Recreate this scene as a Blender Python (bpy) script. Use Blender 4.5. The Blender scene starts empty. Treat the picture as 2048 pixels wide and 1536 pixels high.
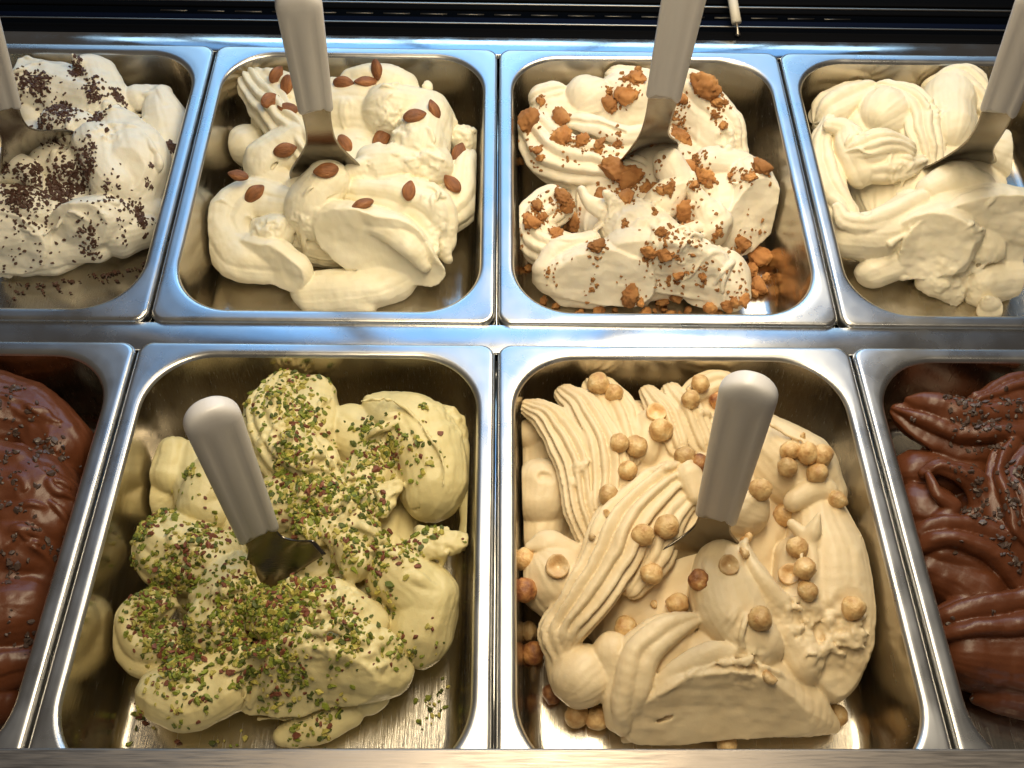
import bpy, bmesh, math, random
import numpy as np
from mathutils import Vector, Matrix
from mathutils.bvhtree import BVHTree

random.seed(7)
rng = np.random.default_rng(11)
scn = bpy.context.scene
C = scn.collection
S = 0.001                                   # authoring in millimetres

# ------------------------------------------------------------------ camera
F_PX = 1955.7                               # focal length in pixels of a 2048 wide frame
CAM = np.array([-0.55, -477.5, 581.9])
PITCH, YAW, ROLL = 0.9452, 0.0290, 0.0307
_fw = np.array([math.sin(YAW)*math.cos(PITCH), math.cos(YAW)*math.cos(PITCH), -math.sin(PITCH)])
_rt = np.array([math.cos(YAW), -math.sin(YAW), 0.0])
_up = np.cross(_rt, _fw)
RT = _rt*math.cos(ROLL) + _up*math.sin(ROLL)
UP = -_rt*math.sin(ROLL) + _up*math.cos(ROLL)
FW = _fw
cam_d = bpy.data.cameras.new('camera')
cam = bpy.data.objects.new('camera', cam_d)
C.objects.link(cam)
cam_d.sensor_width = 36.0
cam_d.lens = F_PX/2048*36.0
cam_d.clip_start = 0.01
cam_d.clip_end = 50
mw = Matrix.Identity(4)
for i in range(3):
    mw[i][0] = RT[i]; mw[i][1] = UP[i]; mw[i][2] = -FW[i]; mw[i][3] = CAM[i]*S
cam.matrix_world = mw
scn.camera = cam

# ------------------------------------------------------------------ world, lamps, exposure
world = bpy.data.worlds.new('World')
scn.world = world
world.use_nodes = True
bg = world.node_tree.nodes['Background']
bg.inputs['Color'].default_value = (0.50, 0.43, 0.36, 1)
bg.inputs['Strength'].default_value = 0.13
scn.view_settings.view_transform = 'Standard'
scn.view_settings.look = 'None'
scn.view_settings.exposure = 0.0
scn.view_settings.gamma = 1.0

def area(name, loc, target, sx, sy, power, col, spread=None):
    l = bpy.data.lights.new(name, 'AREA')
    l.shape = 'RECTANGLE'; l.size = sx; l.size_y = sy
    l.energy = power; l.color = col
    if spread: l.spread = spread
    o = bpy.data.objects.new(name, l)
    C.objects.link(o)
    o.location = loc
    d = Vector(target) - Vector(loc)
    o.rotation_euler = d.to_track_quat('-Z', 'Y').to_euler()
    return o
# warm strip lamp of the display case and a ceiling strip farther up
area('case_lamp', (0.12, 0.05, 0.58), (0.10, 0.06, 0.0), 0.95, 0.15, 6.4, (1.0, 0.84, 0.57))
area('ceiling_lamp', (0.25, 0.16, 1.60), (0.1, 0.0, 0.0), 1.7, 0.16, 4.0, (1.0, 0.88, 0.68))
# daylight window of the shop, seen in the flat steel rims: two rows of panes between mullions
for k, (x0, x1) in enumerate([(-1.22, -0.97), (-0.88, -0.30), (-0.25, 0.28), (0.33, 0.78), (0.84, 1.22)]):
    f = (0.6, 1.1, 1.25, 1.1, 0.8)[k]
    area('window_pane', ((x0+x1)/2, 1.75, 2.02), ((x0+x1)/2, 0.0, 2.02), x1-x0, 1.78, 5.0*f*(x1-x0)/0.5, (0.19, 0.50, 1.0))
    area('window_pane', ((x0+x1)/2, 1.75, 0.92), ((x0+x1)/2, 0.0, 0.92), x1-x0, 0.36, 2.0*f*(x1-x0)/0.5, (0.45, 0.74, 1.0))

# ------------------------------------------------------------------ rows: local frames of the two pan rows
TILT = 0.0478
M_TOP = Matrix.Rotation(math.atan(TILT), 4, 'X')
M_BOT = Matrix.Translation((0, 0, 5.1))
PITCH_X, PAN_W, PAN_L = 267.0, 265.0, 325.0
GAP = 23.6
DEPTH = 78.0
def npm(m): return np.array(m)
class Pan:
    """local frame (mm): x across, y away from the camera, z = 0 on the rim; h counts from the pan floor"""
    def __init__(s, row, col):
        s.row = M_TOP if row == 0 else M_BOT
        s.cx = col*PITCH_X
        s.y0 = 0.0 if row == 0 else -GAP-PAN_L
        s.inv = npm(s.row.inverted())
        s.o = (s.inv @ np.append(CAM, 1))[:3]
    def ray(s, px, py):
        d = FW + RT*((px-1024)/F_PX) - UP*((py-768)/F_PX)
        return s.inv[:3, :3] @ d
    def at(s, px, py, h):
        d = s.ray(px, py)
        t = (h-DEPTH - s.o[2])/d[2]
        return s.o + d*t
    def mat(s, loc=(0, 0, 0)):
        m = s.row @ Matrix.Translation(Vector([float(v) for v in loc]))
        m.translation *= S
        return m
def world_at(px, py, z):
    d = FW + RT*((px-1024)/F_PX) - UP*((py-768)/F_PX)
    return CAM + d*((z-CAM[2])/d[2])
P_CHIP, P_ALM, P_AMA, P_CRM = Pan(0, -1.5), Pan(0, -0.5), Pan(0, 0.5), Pan(0, 1.5)
P_CHL, P_PIS, P_HAZ, P_CHR = Pan(1, -1.5), Pan(1, -0.5), Pan(1, 0.5), Pan(1, 1.5)

# ------------------------------------------------------------------ helpers
def tag(o, label=None, cat=None, group=None, kind=None):
    if label: o['label'] = label
    if cat: o['category'] = cat
    if group: o['group'] = group
    if kind: o['kind'] = kind
    return o
def link(name, me, parent=None, mat=None):
    o = bpy.data.objects.new(name, me)
    C.objects.link(o)
    if parent: o.parent = parent
    if mat and not me.materials: me.materials.append(mat)
    return o
def empty(name, m=None):
    o = bpy.data.objects.new(name, None)
    o.empty_display_size = 0.02
    C.objects.link(o)
    if m is not None: o.matrix_world = m
    return o
def mesh_np(name, V, F, smooth=True):
    """V (n,3) mm; F list of index tuples or an (m,4) array"""
    me = bpy.data.meshes.new(name)
    V = np.asarray(V, dtype=np.float32)*S
    if isinstance(F, np.ndarray):
        m, k = F.shape
        me.vertices.add(len(V)); me.vertices.foreach_set('co', V.ravel())
        me.loops.add(m*k); me.loops.foreach_set('vertex_index', F.astype(np.int32).ravel())
        me.polygons.add(m)
        me.polygons.foreach_set('loop_start', np.arange(0, m*k, k, dtype=np.int32))
        me.polygons.foreach_set('loop_total', np.full(m, k, dtype=np.int32))
        me.update(calc_edges=True)
        me.validate()
    else:
        me.from_pydata([tuple(map(float, v)) for v in V], [], F)
        me.update()
    me.polygons.foreach_set('use_smooth', np.full(len(me.polygons), smooth, dtype=bool))
    return me

# ------------------------------------------------------------------ materials
def mat(name, base, rough=0.5, metal=0.0, spec=0.5):
    m = bpy.data.materials.new(name); m.use_nodes = True
    b = m.node_tree.nodes['Principled BSDF']
    b.inputs['Base Color'].default_value = (*base, 1)
    b.inputs['Roughness'].default_value = rough
    b.inputs['Metallic'].default_value = metal
    b.inputs['Specular IOR Level'].default_value = spec
    return m, m.node_tree, b
def nd(nt, t, **kw):
    n = nt.nodes.new(t)
    for k, v in kw.items():
        if hasattr(n, k): setattr(n, k, v)
        else: n.inputs[k].default_value = v
    return n
def noise_mix(nt, b, scale, c0, c1, lo=0.35, hi=0.65, detail=4, stretch=None, socket='Base Color'):
    tc = nd(nt, 'ShaderNodeTexCoord')
    mp = nd(nt, 'ShaderNodeMapping')
    if stretch: mp.inputs['Scale'].default_value = stretch
    nt.links.new(tc.outputs['Object'], mp.inputs['Vector'])
    n = nd(nt, 'ShaderNodeTexNoise'); n.inputs['Scale'].default_value = scale; n.inputs['Detail'].default_value = detail
    nt.links.new(mp.outputs['Vector'], n.inputs['Vector'])
    r = nd(nt, 'ShaderNodeValToRGB')
    r.color_ramp.elements[0].position = lo; r.color_ramp.elements[1].position = hi
    r.color_ramp.elements[0].color = (*c0, 1) if not isinstance(c0, float) else (c0, c0, c0, 1)
    r.color_ramp.elements[1].color = (*c1, 1) if not isinstance(c1, float) else (c1, c1, c1, 1)
    nt.links.new(n.outputs['Fac'], r.inputs['Fac'])
    nt.links.new(r.outputs['Color'], b.inputs[socket])
    return n, mp
def bump(nt, b, scale, dist, strength=1.0, detail=4, stretch=None, prev=None):
    tc = nd(nt, 'ShaderNodeTexCoord')
    mp = nd(nt, 'ShaderNodeMapping')
    if stretch: mp.inputs['Scale'].default_value = stretch
    nt.links.new(tc.outputs['Object'], mp.inputs['Vector'])
    n = nd(nt, 'ShaderNodeTexNoise'); n.inputs['Scale'].default_value = scale; n.inputs['Detail'].default_value = detail
    nt.links.new(mp.outputs['Vector'], n.inputs['Vector'])
    bp = nd(nt, 'ShaderNodeBump'); bp.inputs['Distance'].default_value = dist; bp.inputs['Strength'].default_value = strength
    nt.links.new(n.outputs['Fac'], bp.inputs['Height'])
    if prev: nt.links.new(prev.outputs['Normal'], bp.inputs['Normal'])
    nt.links.new(bp.outputs['Normal'], b.inputs['Normal'])
    return bp
def steel(name, col, rlo, rhi, brush):
    m, nt, b = mat(name, col, rlo, 1.0)
    noise_mix(nt, b, 30, rlo, rhi, 0.3, 0.7, 5, brush, 'Roughness')
    p = bump(nt, b, 60, 0.00025, 0.25, 3, brush)
    bump(nt, b, 14, 0.0012, 0.22, 2, None, p)
    return m
M_RIM = steel('rim_steel', (0.66, 0.65, 0.63), 0.24, 0.36, (1, 1, 1))
M_BASIN = steel('basin_steel', (0.56, 0.515, 0.44), 0.15, 0.28, (40, 1.5, 4))
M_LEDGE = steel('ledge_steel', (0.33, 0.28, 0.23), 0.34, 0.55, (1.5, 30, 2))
M_BAR = steel('bar_steel', (0.62, 0.62, 0.62), 0.07, 0.20, (1, 1, 1))
M_STRIP = steel('divider_steel', (0.62, 0.62, 0.62), 0.20, 0.32, (1, 1, 1))
M_BLADE = steel('blade_steel', (0.25, 0.22, 0.18), 0.14, 0.24, (3, 3, 30))  # base darkened to stand in for the dark room the blades reflect
M_BLACK, _nt, _b = mat('black_plastic', (0.003, 0.003, 0.0035), 0.85, 0.0, 0.03)
M_DARK, _nt, _b = mat('dark_cavity', (0.012, 0.012, 0.014), 0.7)
M_BLUEBLK, _nt, _b = mat('blue_black_paint', (0.002, 0.004, 0.014), 0.8, 0.0, 0.04)
M_ROD, _nt, _b = mat('dull_rod', (0.42, 0.38, 0.33), 0.38, 1.0)
M_CABLE, _nt, _b = mat('cable_sleeve', (0.62, 0.58, 0.50), 0.5)
M_HANDLE, nt, b = mat('handle_plastic', (0.53, 0.52, 0.53), 0.36)
noise_mix(nt, b, 60, (0.50, 0.485, 0.49), (0.56, 0.545, 0.55), 0.3, 0.7, 4, (1, 1, 0.15))
bump(nt, b, 220, 0.0003, 0.25)
def gelato_mat(name, col, col2, rough=0.42, sss=0.15, bmp=0.42, spec=0.35):
    m, nt, b = mat(name, col, rough, 0.0, spec)
    noise_mix(nt, b, 45, col, col2, 0.35, 0.75, 6)
    b.inputs['Subsurface Weight'].default_value = sss
    b.inputs['Subsurface Radius'].default_value = (1.0, 0.7, 0.4)
    b.inputs['Subsurface Scale'].default_value = 0.0022
    p = bump(nt, b, 170, 0.0008, bmp, 4)
    bump(nt, b, 900, 0.0004, bmp*0.6, 3, None, p)
    return m
G_CREAM = gelato_mat('cream_gelato', (0.87, 0.81, 0.64), (0.84, 0.76, 0.55))
G_WHITE = gelato_mat('white_gelato', (0.88, 0.84, 0.73), (0.85, 0.79, 0.64))
G_AMA = gelato_mat('ivory_gelato', (0.86, 0.79, 0.65), (0.83, 0.74, 0.57))
G_CRM = gelato_mat('custard_gelato', (0.86, 0.78, 0.61), (0.83, 0.74, 0.54))
G_PIS = gelato_mat('pistachio_gelato', (0.66, 0.57, 0.30), (0.61, 0.51, 0.25))
G_HAZ = gelato_mat('hazelnut_gelato', (0.72, 0.585, 0.375), (0.68, 0.53, 0.32))
G_CHO = gelato_mat('chocolate_gelato', (0.120, 0.037, 0.014), (0.095, 0.028, 0.011), 0.36, 0.05, 0.3, 0.42)
# ------------------------------------------------------------------ pans
def rr_loop(w, l, r, z, n=14):
    """rounded rectangle loop centred on 0, same vertex count for every size"""
    out = []
    hw, hl = w/2-r, l/2-r
    for q, (sx, sy) in enumerate([(1, 1), (-1, 1), (-1, -1), (1, -1)]):
        for k in range(n+1):
            a = q*math.pi/2 + k/n*math.pi/2
            out.append((sx*hw + r*math.cos(a), sy*hl + r*math.sin(a), z))
        # a few points along the straight run
        nx = [(-1, 1), (-1, -1), (1, -1), (1, 1)][q]
        x0, y0 = out[-1][0], out[-1][1]
        a = (q+1)*math.pi/2
        x1, y1 = nx[0]*hw + r*math.cos(a), nx[1]*hl + r*math.sin(a)
        for k in range(1, 6):
            out.append((x0+(x1-x0)*k/6, y0+(y1-y0)*k/6, z))
    return out
def loft(loops, cap=False):
    V = [p for lp in loops for p in lp]; n = len(loops[0]); F = []
    for i in range(len(loops)-1):
        for k in range(n):
            a, b_ = i*n+k, i*n+(k+1) % n
            F.append((a, b_, b_+n, a+n))
    if cap: F.append(tuple(range((len(loops)-1)*n, len(loops)*n)))
    return V, F
def build_pan_meshes():
    W, L = PAN_W, PAN_L
    lp = []
    for (ins, z) in [(0.3, -11), (0, -9), (0, -3.5), (0.35, -2.0), (1.2, -0.8), (2.4, -0.15), (3.6, 0)]:
        lp.append(rr_loop(W-2*ins, L-2*ins, 11-ins*0.6, z))
    FL, R = 8.5, 50
    for t in (0.33, 0.66):
        ins = 3.6 + (FL-3.6)*t
        lp.append(rr_loop(W-2*ins, L-2*ins, 9+(R-9)*t, -0.0))
    rimend = []
    for a in (0, 18, 36, 54, 72):
        a = math.radians(a); rb = 4.5
        ins = FL + rb*math.sin(a)
        rimend.append(rr_loop(W-2*ins, L-2*ins, R-(ins-FL)*0.7, -rb*(1-math.cos(a))))
    lp += rimend
    rim = mesh_np('rim', *loft(lp))
    lp2 = [rimend[-1]]
    ins0 = FL+4.5*math.sin(math.radians(72)); r0 = R-(ins0-FL)*0.7
    for t in (0.08, 0.3, 0.55, 0.8):
        ins = ins0 + 7*t
        lp2.append(rr_loop(W-2*ins, L-2*ins, r0-10*t, -3.2-(DEPTH-3.2-13)*t/0.8))
    insb = ins0+5.6; rb = 13
    for a in (15, 30, 45, 60, 75, 90):
        a = math.radians(a)
        ins = insb + rb*(1-math.cos(a))
        lp2.append(rr_loop(W-2*ins, L-2*ins, max(8, r0-8-rb*(1-math.cos(a))*0.8), -DEPTH+rb*(1-math.sin(a))))
    for t in (0.5, 0.15):
        w = (W-2*(insb+rb)); l = (L-2*(insb+rb))
        lp2.append(rr_loop(w*t, l*t, 26*t, -DEPTH-0.3*(1-t)))
    basin = mesh_np('basin', *loft(lp2, cap=True))
    rim.materials.append(M_RIM); basin.materials.append(M_BASIN)
    return rim, basin
ME_RIM, ME_BASIN = build_pan_meshes()
PAN_LABELS = [
    (P_CHIP, 'steel pan at the back left holding white gelato under dark chocolate crumbs'),
    (P_ALM, 'steel pan in the back row holding cream gelato with whole almonds'),
    (P_AMA, 'steel pan in the back row holding ivory gelato with crumbled brown biscuits'),
    (P_CRM, 'steel pan at the back right holding plain custard coloured gelato'),
    (P_CHL, 'steel pan at the front left edge holding dark chocolate gelato'),
    (P_PIS, 'steel pan in the front row holding pale green gelato with chopped pistachios'),
    (P_HAZ, 'steel pan in the front row holding beige gelato with whole hazelnuts'),
    (P_CHR, 'steel pan at the front right edge holding ridged chocolate gelato'),
]
for p, lab in PAN_LABELS:
    e = empty('gelato_pan', p.mat((p.cx, p.y0+PAN_L/2, 0)))
    tag(e, lab, 'steel pan', 'steel gelato pans set in two rows')
    link('rim', ME_RIM, e); link('basin', ME_BASIN, e)

# ------------------------------------------------------------------ display case
def box_bm(bm, c, s, bev=0.0, seg=2, m=None):
    r = bmesh.ops.create_cube(bm, size=1.0)
    vs = r['verts']
    for v in vs:
        v.co = Vector((c[0]+v.co.x*s[0], c[1]+v.co.y*s[1], c[2]+v.co.z*s[2]))*S
        if m is not None: v.co = m @ v.co
    if bev:
        es = list({e for v in vs for e in v.link_edges})
        bmesh.ops.bevel(bm, geom=es, offset=bev*S, segments=seg, affect='EDGES', profile=0.5)
def box(name, c, s, material, parent, bev=0.0, seg=2, row=None):
    bm = bmesh.new(); box_bm(bm, c, s, bev, seg)
    me = bpy.data.meshes.new(name); bm.to_mesh(me); bm.free()
    for p in me.polygons: p.use_smooth = bev > 0
    o = link(name, me, parent, material)
    if row is not None:
        m = row.copy(); m.translation *= S
        o.matrix_world = m
    return o
case = empty('display_case', Matrix.Identity(4))
tag(case, 'stainless steel display case carrying both rows of gelato pans, with a black grille behind', 'display case')
yl = float(world_at(1024, 1495.5, 14)[1])
# front ledge, slightly turned as in the picture
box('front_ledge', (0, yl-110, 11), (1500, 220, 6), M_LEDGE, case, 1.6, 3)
box('divider_bar', (0, -GAP/2-0.5, -6), (1500, GAP+4, 6), M_STRIP, case, 1.0)
box('rear_strip', (0, PAN_L+8, -6), (1500, 26, 5), M_BAR, case, 1.0, 2, M_TOP)
box('dark_underlay', (0, PAN_L-60, -DEPTH-30), (1500, 900, 4), M_DARK, case)  # unseen dark sheet added under the pans to block off the space below
for k in range(-2, 3):          # narrow bearers under the seams between neighbouring pans
    box('seam_bearer', (k*PITCH_X, PAN_L/2, -16), (3.0, PAN_L-12, 4), M_BAR, case, 0.5, 1, M_TOP)
    box('seam_bearer', (k*PITCH_X, -GAP-PAN_L/2, -10), (3.0, PAN_L-12, 4), M_BAR, case, 0.5, 1)
# black grille behind the rear strip
YB = PAN_L+21.5
box('grille_panel', (0, YB+130, -2-40), (1500, 260, 4), M_BLACK, case, 0, 1, M_TOP)
box('grille_front', (0, YB+1.5, -22), (1500, 3, 36), M_BLACK, case, 0, 1, M_TOP)
def row_y(py, z=0.0):
    d = P_ALM.ray(1024, py); t = (z-P_ALM.o[2])/d[2]
    return float((P_ALM.o+d*t)[1])
for py, dz, th, mt, nm in [(48, -4, 1.6, M_ROD, 'grille_rod'), (9, 2, 1.8, M_ROD, 'grille_rod'), (-30, 8, 1.8, M_ROD, 'grille_rod')]:
    box(nm, (0, row_y(py, dz), dz), (1500, th, th), mt, case, 0.4, 2, M_TOP)
for py, dz, w in [(42, -8, 7), (18, -8, 6), (66, -9, 10), (-4, -6, 12), (-26, -4, 14)]:
    box('grille_slat', (0, row_y(py, dz), dz), (1500, w, 2.2), M_BLUEBLK if w == 7 else M_BLACK, case, 0.5, 2, M_TOP)
yd = row_y(30, -16)
for k in range(-9, 10):
    box('grille_slot_edge', (k*37.0+9, yd, -16), (27, 1.6, 1.2), M_ROD, case, 0.3, 1, M_TOP)

# cable with a metal tip, hanging over the grille
def tube(pts, rad, seg=10):
    pts = [np.array(p, float) for p in pts]; V = []; F = []
    for i, p in enumerate(pts):
        t = pts[min(i+1, len(pts)-1)] - pts[max(i-1, 0)]; t /= np.linalg.norm(t)
        u = np.cross(t, [0.3, 0.2, 1.0]); u /= np.linalg.norm(u); v = np.cross(t, u)
        r = rad[i] if isinstance(rad, (list, tuple)) else rad
        for k in range(seg):
            a = 2*math.pi*k/seg; V.append(p+(u*math.cos(a)+v*math.sin(a))*r)
    n = len(pts)
    for i in range(n-1):
        for k in range(seg):
            F.append((i*seg+k, i*seg+(k+1) % seg, (i+1)*seg+(k+1) % seg, (i+1)*seg+k))
    F.append(tuple(range(seg))[::-1]); F.append(tuple(range((n-1)*seg, n*seg)))
    return V, F
def top_at(px, py, z): return P_ALM.at(px, py, z+DEPTH)
pc = empty('probe_cable', P_ALM.mat()); tag(pc, 'pale thin probe cable with a metal tip hanging over the black grille', 'cable')
cp = [top_at(1458, -60, 16), top_at(1462, -20, 12), top_at(1467, 10, 8), top_at(1473, 45, 3)]
link('sleeve', mesh_np('sleeve', *tube(cp, [4.4, 4.6, 4.8, 4.8])), pc, M_CABLE)
link('tip', mesh_np('tip', *tube([top_at(1473, 45, 3), top_at(1475, 60, -1), top_at(1476, 70, -4), top_at(1476, 73, -4.5)], [1.3, 1.3, 2.6, 1.2])), pc, M_ROD)
# ------------------------------------------------------------------ gelato: signed distance modelling
def smoothstep(x): return x*x*(3-2*x)
class Heap:
    """sculpts one heap of gelato on a grid; every stroke is a swept (optionally ridged) dollop"""
    def __init__(s, pan, box, vox, seed=1, warp=(2.2, 26, 0.7, 9)):
        s.p = pan; s.v = vox
        x0, x1, y0, y1, h1 = box
        s.x = np.arange(x0, x1, vox, dtype=np.float32); s.y = np.arange(y0, y1, vox, dtype=np.float32)
        s.z = np.arange(-2*vox, h1, vox, dtype=np.float32) - DEPTH
        s.shape = (len(s.x), len(s.y), len(s.z))
        s.D = np.full(s.shape, 14.0, np.float32)
        s.r = np.random.default_rng(seed)
        X, Y, Z = np.meshgrid(s.x, s.y, s.z, indexing='ij')
        a1, l1, a2, l2 = warp
        s.X = X + s.noise(l1)*a1 + s.noise(l2)*a2
        s.Y = Y + s.noise(l1)*a1 + s.noise(l2)*a2
        s.Z = Z + s.noise(l1)*a1*0.8 + s.noise(l2)*a2*0.8
        s.Z0 = Z
    def noise(s, lam, streak=None):
        """smooth value noise on the grid, about -1..1"""
        out = None
        mats = []; cs = []
        for i, n in enumerate(s.shape):
            l = lam if streak is None else streak[i]
            t = np.arange(n)*s.v/l; c = int(t[-1])+3
            i0 = t.astype(int); f = smoothstep(t-i0)
            m = np.zeros((n, c), np.float32); m[np.arange(n), i0] = 1-f; m[np.arange(n), i0+1] = f
            mats.append(m); cs.append(c)
        g = s.r.uniform(-1, 1, cs).astype(np.float32)*1.3
        g = np.tensordot(mats[0], g, (1, 0))
        g = np.tensordot(mats[1], g, (1, 1)).transpose(1, 0, 2)
        return np.tensordot(g, mats[2].T, (2, 0)).astype(np.float32)
    def _sl(s, lo, hi):
        o = []
        for ax, a, b_ in zip((s.x, s.y, s.z), lo, hi):
            i0 = max(0, int((a-ax[0])/s.v)); i1 = min(len(ax), int((b_-ax[0])/s.v)+2)
            if i1 <= i0: return None
            o.append(slice(i0, i1))
        return tuple(o)
    def union(s, sl, d, k):
        D = s.D[sl]; k = k*0.45
        h = np.clip(0.5+0.5*(D-d)/k, 0, 1)
        s.D[sl] = D+(d-D)*h-k*h*(1-h)
    def stroke(s, pts, n=0, dep=0.14, flat=1.0, roll=0.0, k=3.0, ph=0.0, sub=5, rolls=None, loc=False):
        """pts: (px, py, h, r) image position of the axis, height over the pan floor, radius in photo px.
        n ridges round the section; flat = thickness / width; roll in degrees turns a flat section"""
        A = []
        for a in pts:
            if loc: A.append(a); continue
            c = s.p.at(a[0], a[1], a[2])
            A.append((*c, a[3]*float(np.linalg.norm(c-s.p.o))/F_PX*0.97))
        A = np.array(A, float)
        if len(A) == 1: A = np.vstack([A, A+[0.01, 0.01, 0, 0]])
        m = len(A)
        # Catmull-Rom resample
        ext = np.vstack([2*A[0]-A[1], A, 2*A[-1]-A[-2]]); B = []
        for i in range(m-1):
            p0, p1, p2, p3 = ext[i], ext[i+1], ext[i+2], ext[i+3]
            for j in range(sub if m > 2 else 3):
                t = j/(sub if m > 2 else 3)
                B.append(0.5*((2*p1)+(p2-p0)*t+(2*p0-5*p1+4*p2-p3)*t*t+(3*p1-p0-3*p2+p3)*t**3))
        B.append(A[-1]); B = np.array(B)
        pos = B[:, :3]; rad = np.maximum(B[:, 3], 0.6)
        tg = np.gradient(pos, axis=0); tg /= np.linalg.norm(tg, axis=1)[:, None]+1e-9
        upv = np.array([0, 0, 1.0]); lat = np.cross(tg, upv)
        ln = np.linalg.norm(lat, axis=1)
        for i in range(len(lat)):
            if ln[i] < 0.25: lat[i] = lat[i-1] if i else np.array([1.0, 0, 0])
        lat -= tg*(lat*tg).sum(1)[:, None]
        lat /= np.linalg.norm(lat, axis=1)[:, None]+1e-9
        nrm = np.cross(lat, tg)
        rl = np.full(len(B), math.radians(roll)) if rolls is None else np.radians(np.interp(np.linspace(0, 1, len(B)), np.linspace(0, 1, len(rolls)), rolls))
        c_, s_ = np.cos(rl)[:, None], np.sin(rl)[:, None]
        lat, nrm = lat*c_+nrm*s_, -lat*s_+nrm*c_
        R = rad.max()*1.02+5.5
        stri = [(int(s.r.integers(7, 12)), s.r.uniform(0, 6)), (int(s.r.integers(15, 22)), s.r.uniform(0, 6)), (int(s.r.integers(26, 36)), s.r.uniform(0, 6))]
        full = s._sl(pos.min(0)-R, pos.max(0)+R)
        if full is None: return
        best = np.full(s.D[full].shape, 14.0, np.float32)
        off = [q.start for q in full]
        for i in range(len(B)-1):
            a, b_ = pos[i], pos[i+1]; R = max(rad[i], rad[i+1])*1.02+5.5
            sl = s._sl(np.minimum(a, b_)-R, np.maximum(a, b_)+R)
            if sl is None: continue
            X = s.X[sl]-np.float32(a[0]); Y = s.Y[sl]-np.float32(a[1]); Z = s.Z[sl]-np.float32(a[2])
            ab = b_-a; L2 = float(ab@ab)+1e-9
            t = np.clip((X*np.float32(ab[0])+Y*np.float32(ab[1])+Z*np.float32(ab[2]))/np.float32(L2), 0, 1)
            X = X-t*np.float32(ab[0]); Y = Y-t*np.float32(ab[1]); Z = Z-t*np.float32(ab[2])
            r = (rad[i]+(rad[i+1]-rad[i])*t).astype(np.float32)
            l0, l1, n0, n1 = lat[i], lat[i+1], nrm[i], nrm[i+1]
            u = X*(l0[0]+(l1[0]-l0[0])*t)+Y*(l0[1]+(l1[1]-l0[1])*t)+Z*(l0[2]+(l1[2]-l0[2])*t)
            w = X*(n0[0]+(n1[0]-n0[0])*t)+Y*(n0[1]+(n1[1]-n0[1])*t)+Z*(n0[2]+(n1[2]-n0[2])*t)
            q2 = X*X+Y*Y+Z*Z
            al2 = np.maximum(q2-u*u-w*w, 0)
            rr = np.sqrt(u*u+(w/flat)**2+al2)
            ph_s = np.arctan2(w/flat, u)
            for q_, (f1, p1) in enumerate(stri):
                rr = rr*(1+(0.007, 0.005, 0.004)[q_]*np.sin(f1*ph_s+p1+0.9*t).astype(np.float32))
            if n:
                phi = ph_s
                rr = rr/(1-dep*(1-np.abs(np.cos(n*0.5*phi+ph))))
            d = ((rr-r)*(flat if flat < 1 else 1)).astype(np.float32)
            lsl = tuple(slice(q.start-o, q.stop-o) for q, o in zip(sl, off))
            best[lsl] = np.minimum(best[lsl], d)
        s.union(full, best, k)
    def begin(s):
        s._main = s.D; s.D = np.full(s.shape, 14.0, np.float32)
    def plane(s, px, py, h, nrm, streak=0.35, bow=0.0):
        """spatula cut: trims the shapes added since begin(); bow > 0 hollows the cut"""
        c = s.p.at(px, py, h); n = np.array(nrm, float); n /= np.linalg.norm(n)
        X, Y, Z = s.X-np.float32(c[0]), s.Y-np.float32(c[1]), s.Z-np.float32(c[2])
        pl = (X*n[0]+Y*n[1]+Z*n[2]).astype(np.float32)
        if bow: pl = pl + bow*(1-np.clip((X*X+Y*Y+Z*Z)/1600.0, 0, 1)).astype(np.float32)
        pl += s.noise(6, (30, 30, 4))*streak*0.6 + s.noise(4.5)*0.18
        s.D = np.maximum(s.D, pl)
    def end(s, k=1.5):
        d = s.D; s.D = s._main
        s.union((slice(None),)*3, d, k)
    def lip(s, pts, r=4.0, n=1.0):
        """thin torn edge of gelato along a line"""
        q = []
        for (a, b_) in zip(pts[:-1], pts[1:]):
            for t in np.linspace(0, 1, 5)[:-1]:
                j = s.r.normal(size=4)
                q.append((a[0]+(b_[0]-a[0])*t+j[0]*2.5*n, a[1]+(b_[1]-a[1])*t+j[1]*2.0*n, a[2]+(b_[2]-a[2])*t+j[2]*0.8*n, max(2.0, r*(1+0.45*j[3]))))
        s.stroke(q, k=2.0, sub=2)
    def top(s, x, y):
        """height of the heap surface under a point of the pan"""
        i = int((x-s.x[0])/s.v); j = int((y-s.y[0])/s.v)
        if not (0 <= i < len(s.x) and 0 <= j < len(s.y)): return None
        k = np.nonzero(s.D[i, j] < 0)[0]
        return float(s.z[k[-1]]) if len(k) else None
    def ruffle(s, px, py, h, sp, n, ang, ln=14, r=2.2, jit=25, curl=0.5):
        """n small folds laid over the surface round an image point, dragged along picture angle ang"""
        c = s.p.at(px, py, h); sc = float(np.linalg.norm(c-s.p.o))/F_PX
        for _ in range(n):
            x = c[0]+s.r.normal()*sp*sc*0.7; y = c[1]+s.r.normal()*sp*sc*0.9
            a = math.radians(ang+s.r.normal()*jit); l = ln*s.r.uniform(0.6, 1.4); rr = r*s.r.uniform(0.7, 1.35); cv = s.r.normal()*curl
            q = []
            for t in np.linspace(-0.5, 0.5, 5):
                aa = a+cv*t
                X = x+math.cos(aa)*l*t; Y = y+math.sin(aa)*l*t
                z = s.top(X, Y)
                if z is None: continue
                q.append((X, Y, z+rr*(0.25-1.6*t*t), rr*(1-1.5*t*t)))
            if len(q) >= 3: s.stroke(q, k=2.2, sub=2, loc=True, flat=0.8)
    def crease(s, pts, r=3.0):
        s.scoop([(a[0], a[1], a[2], r) for a in pts], k=1.2)
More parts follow.
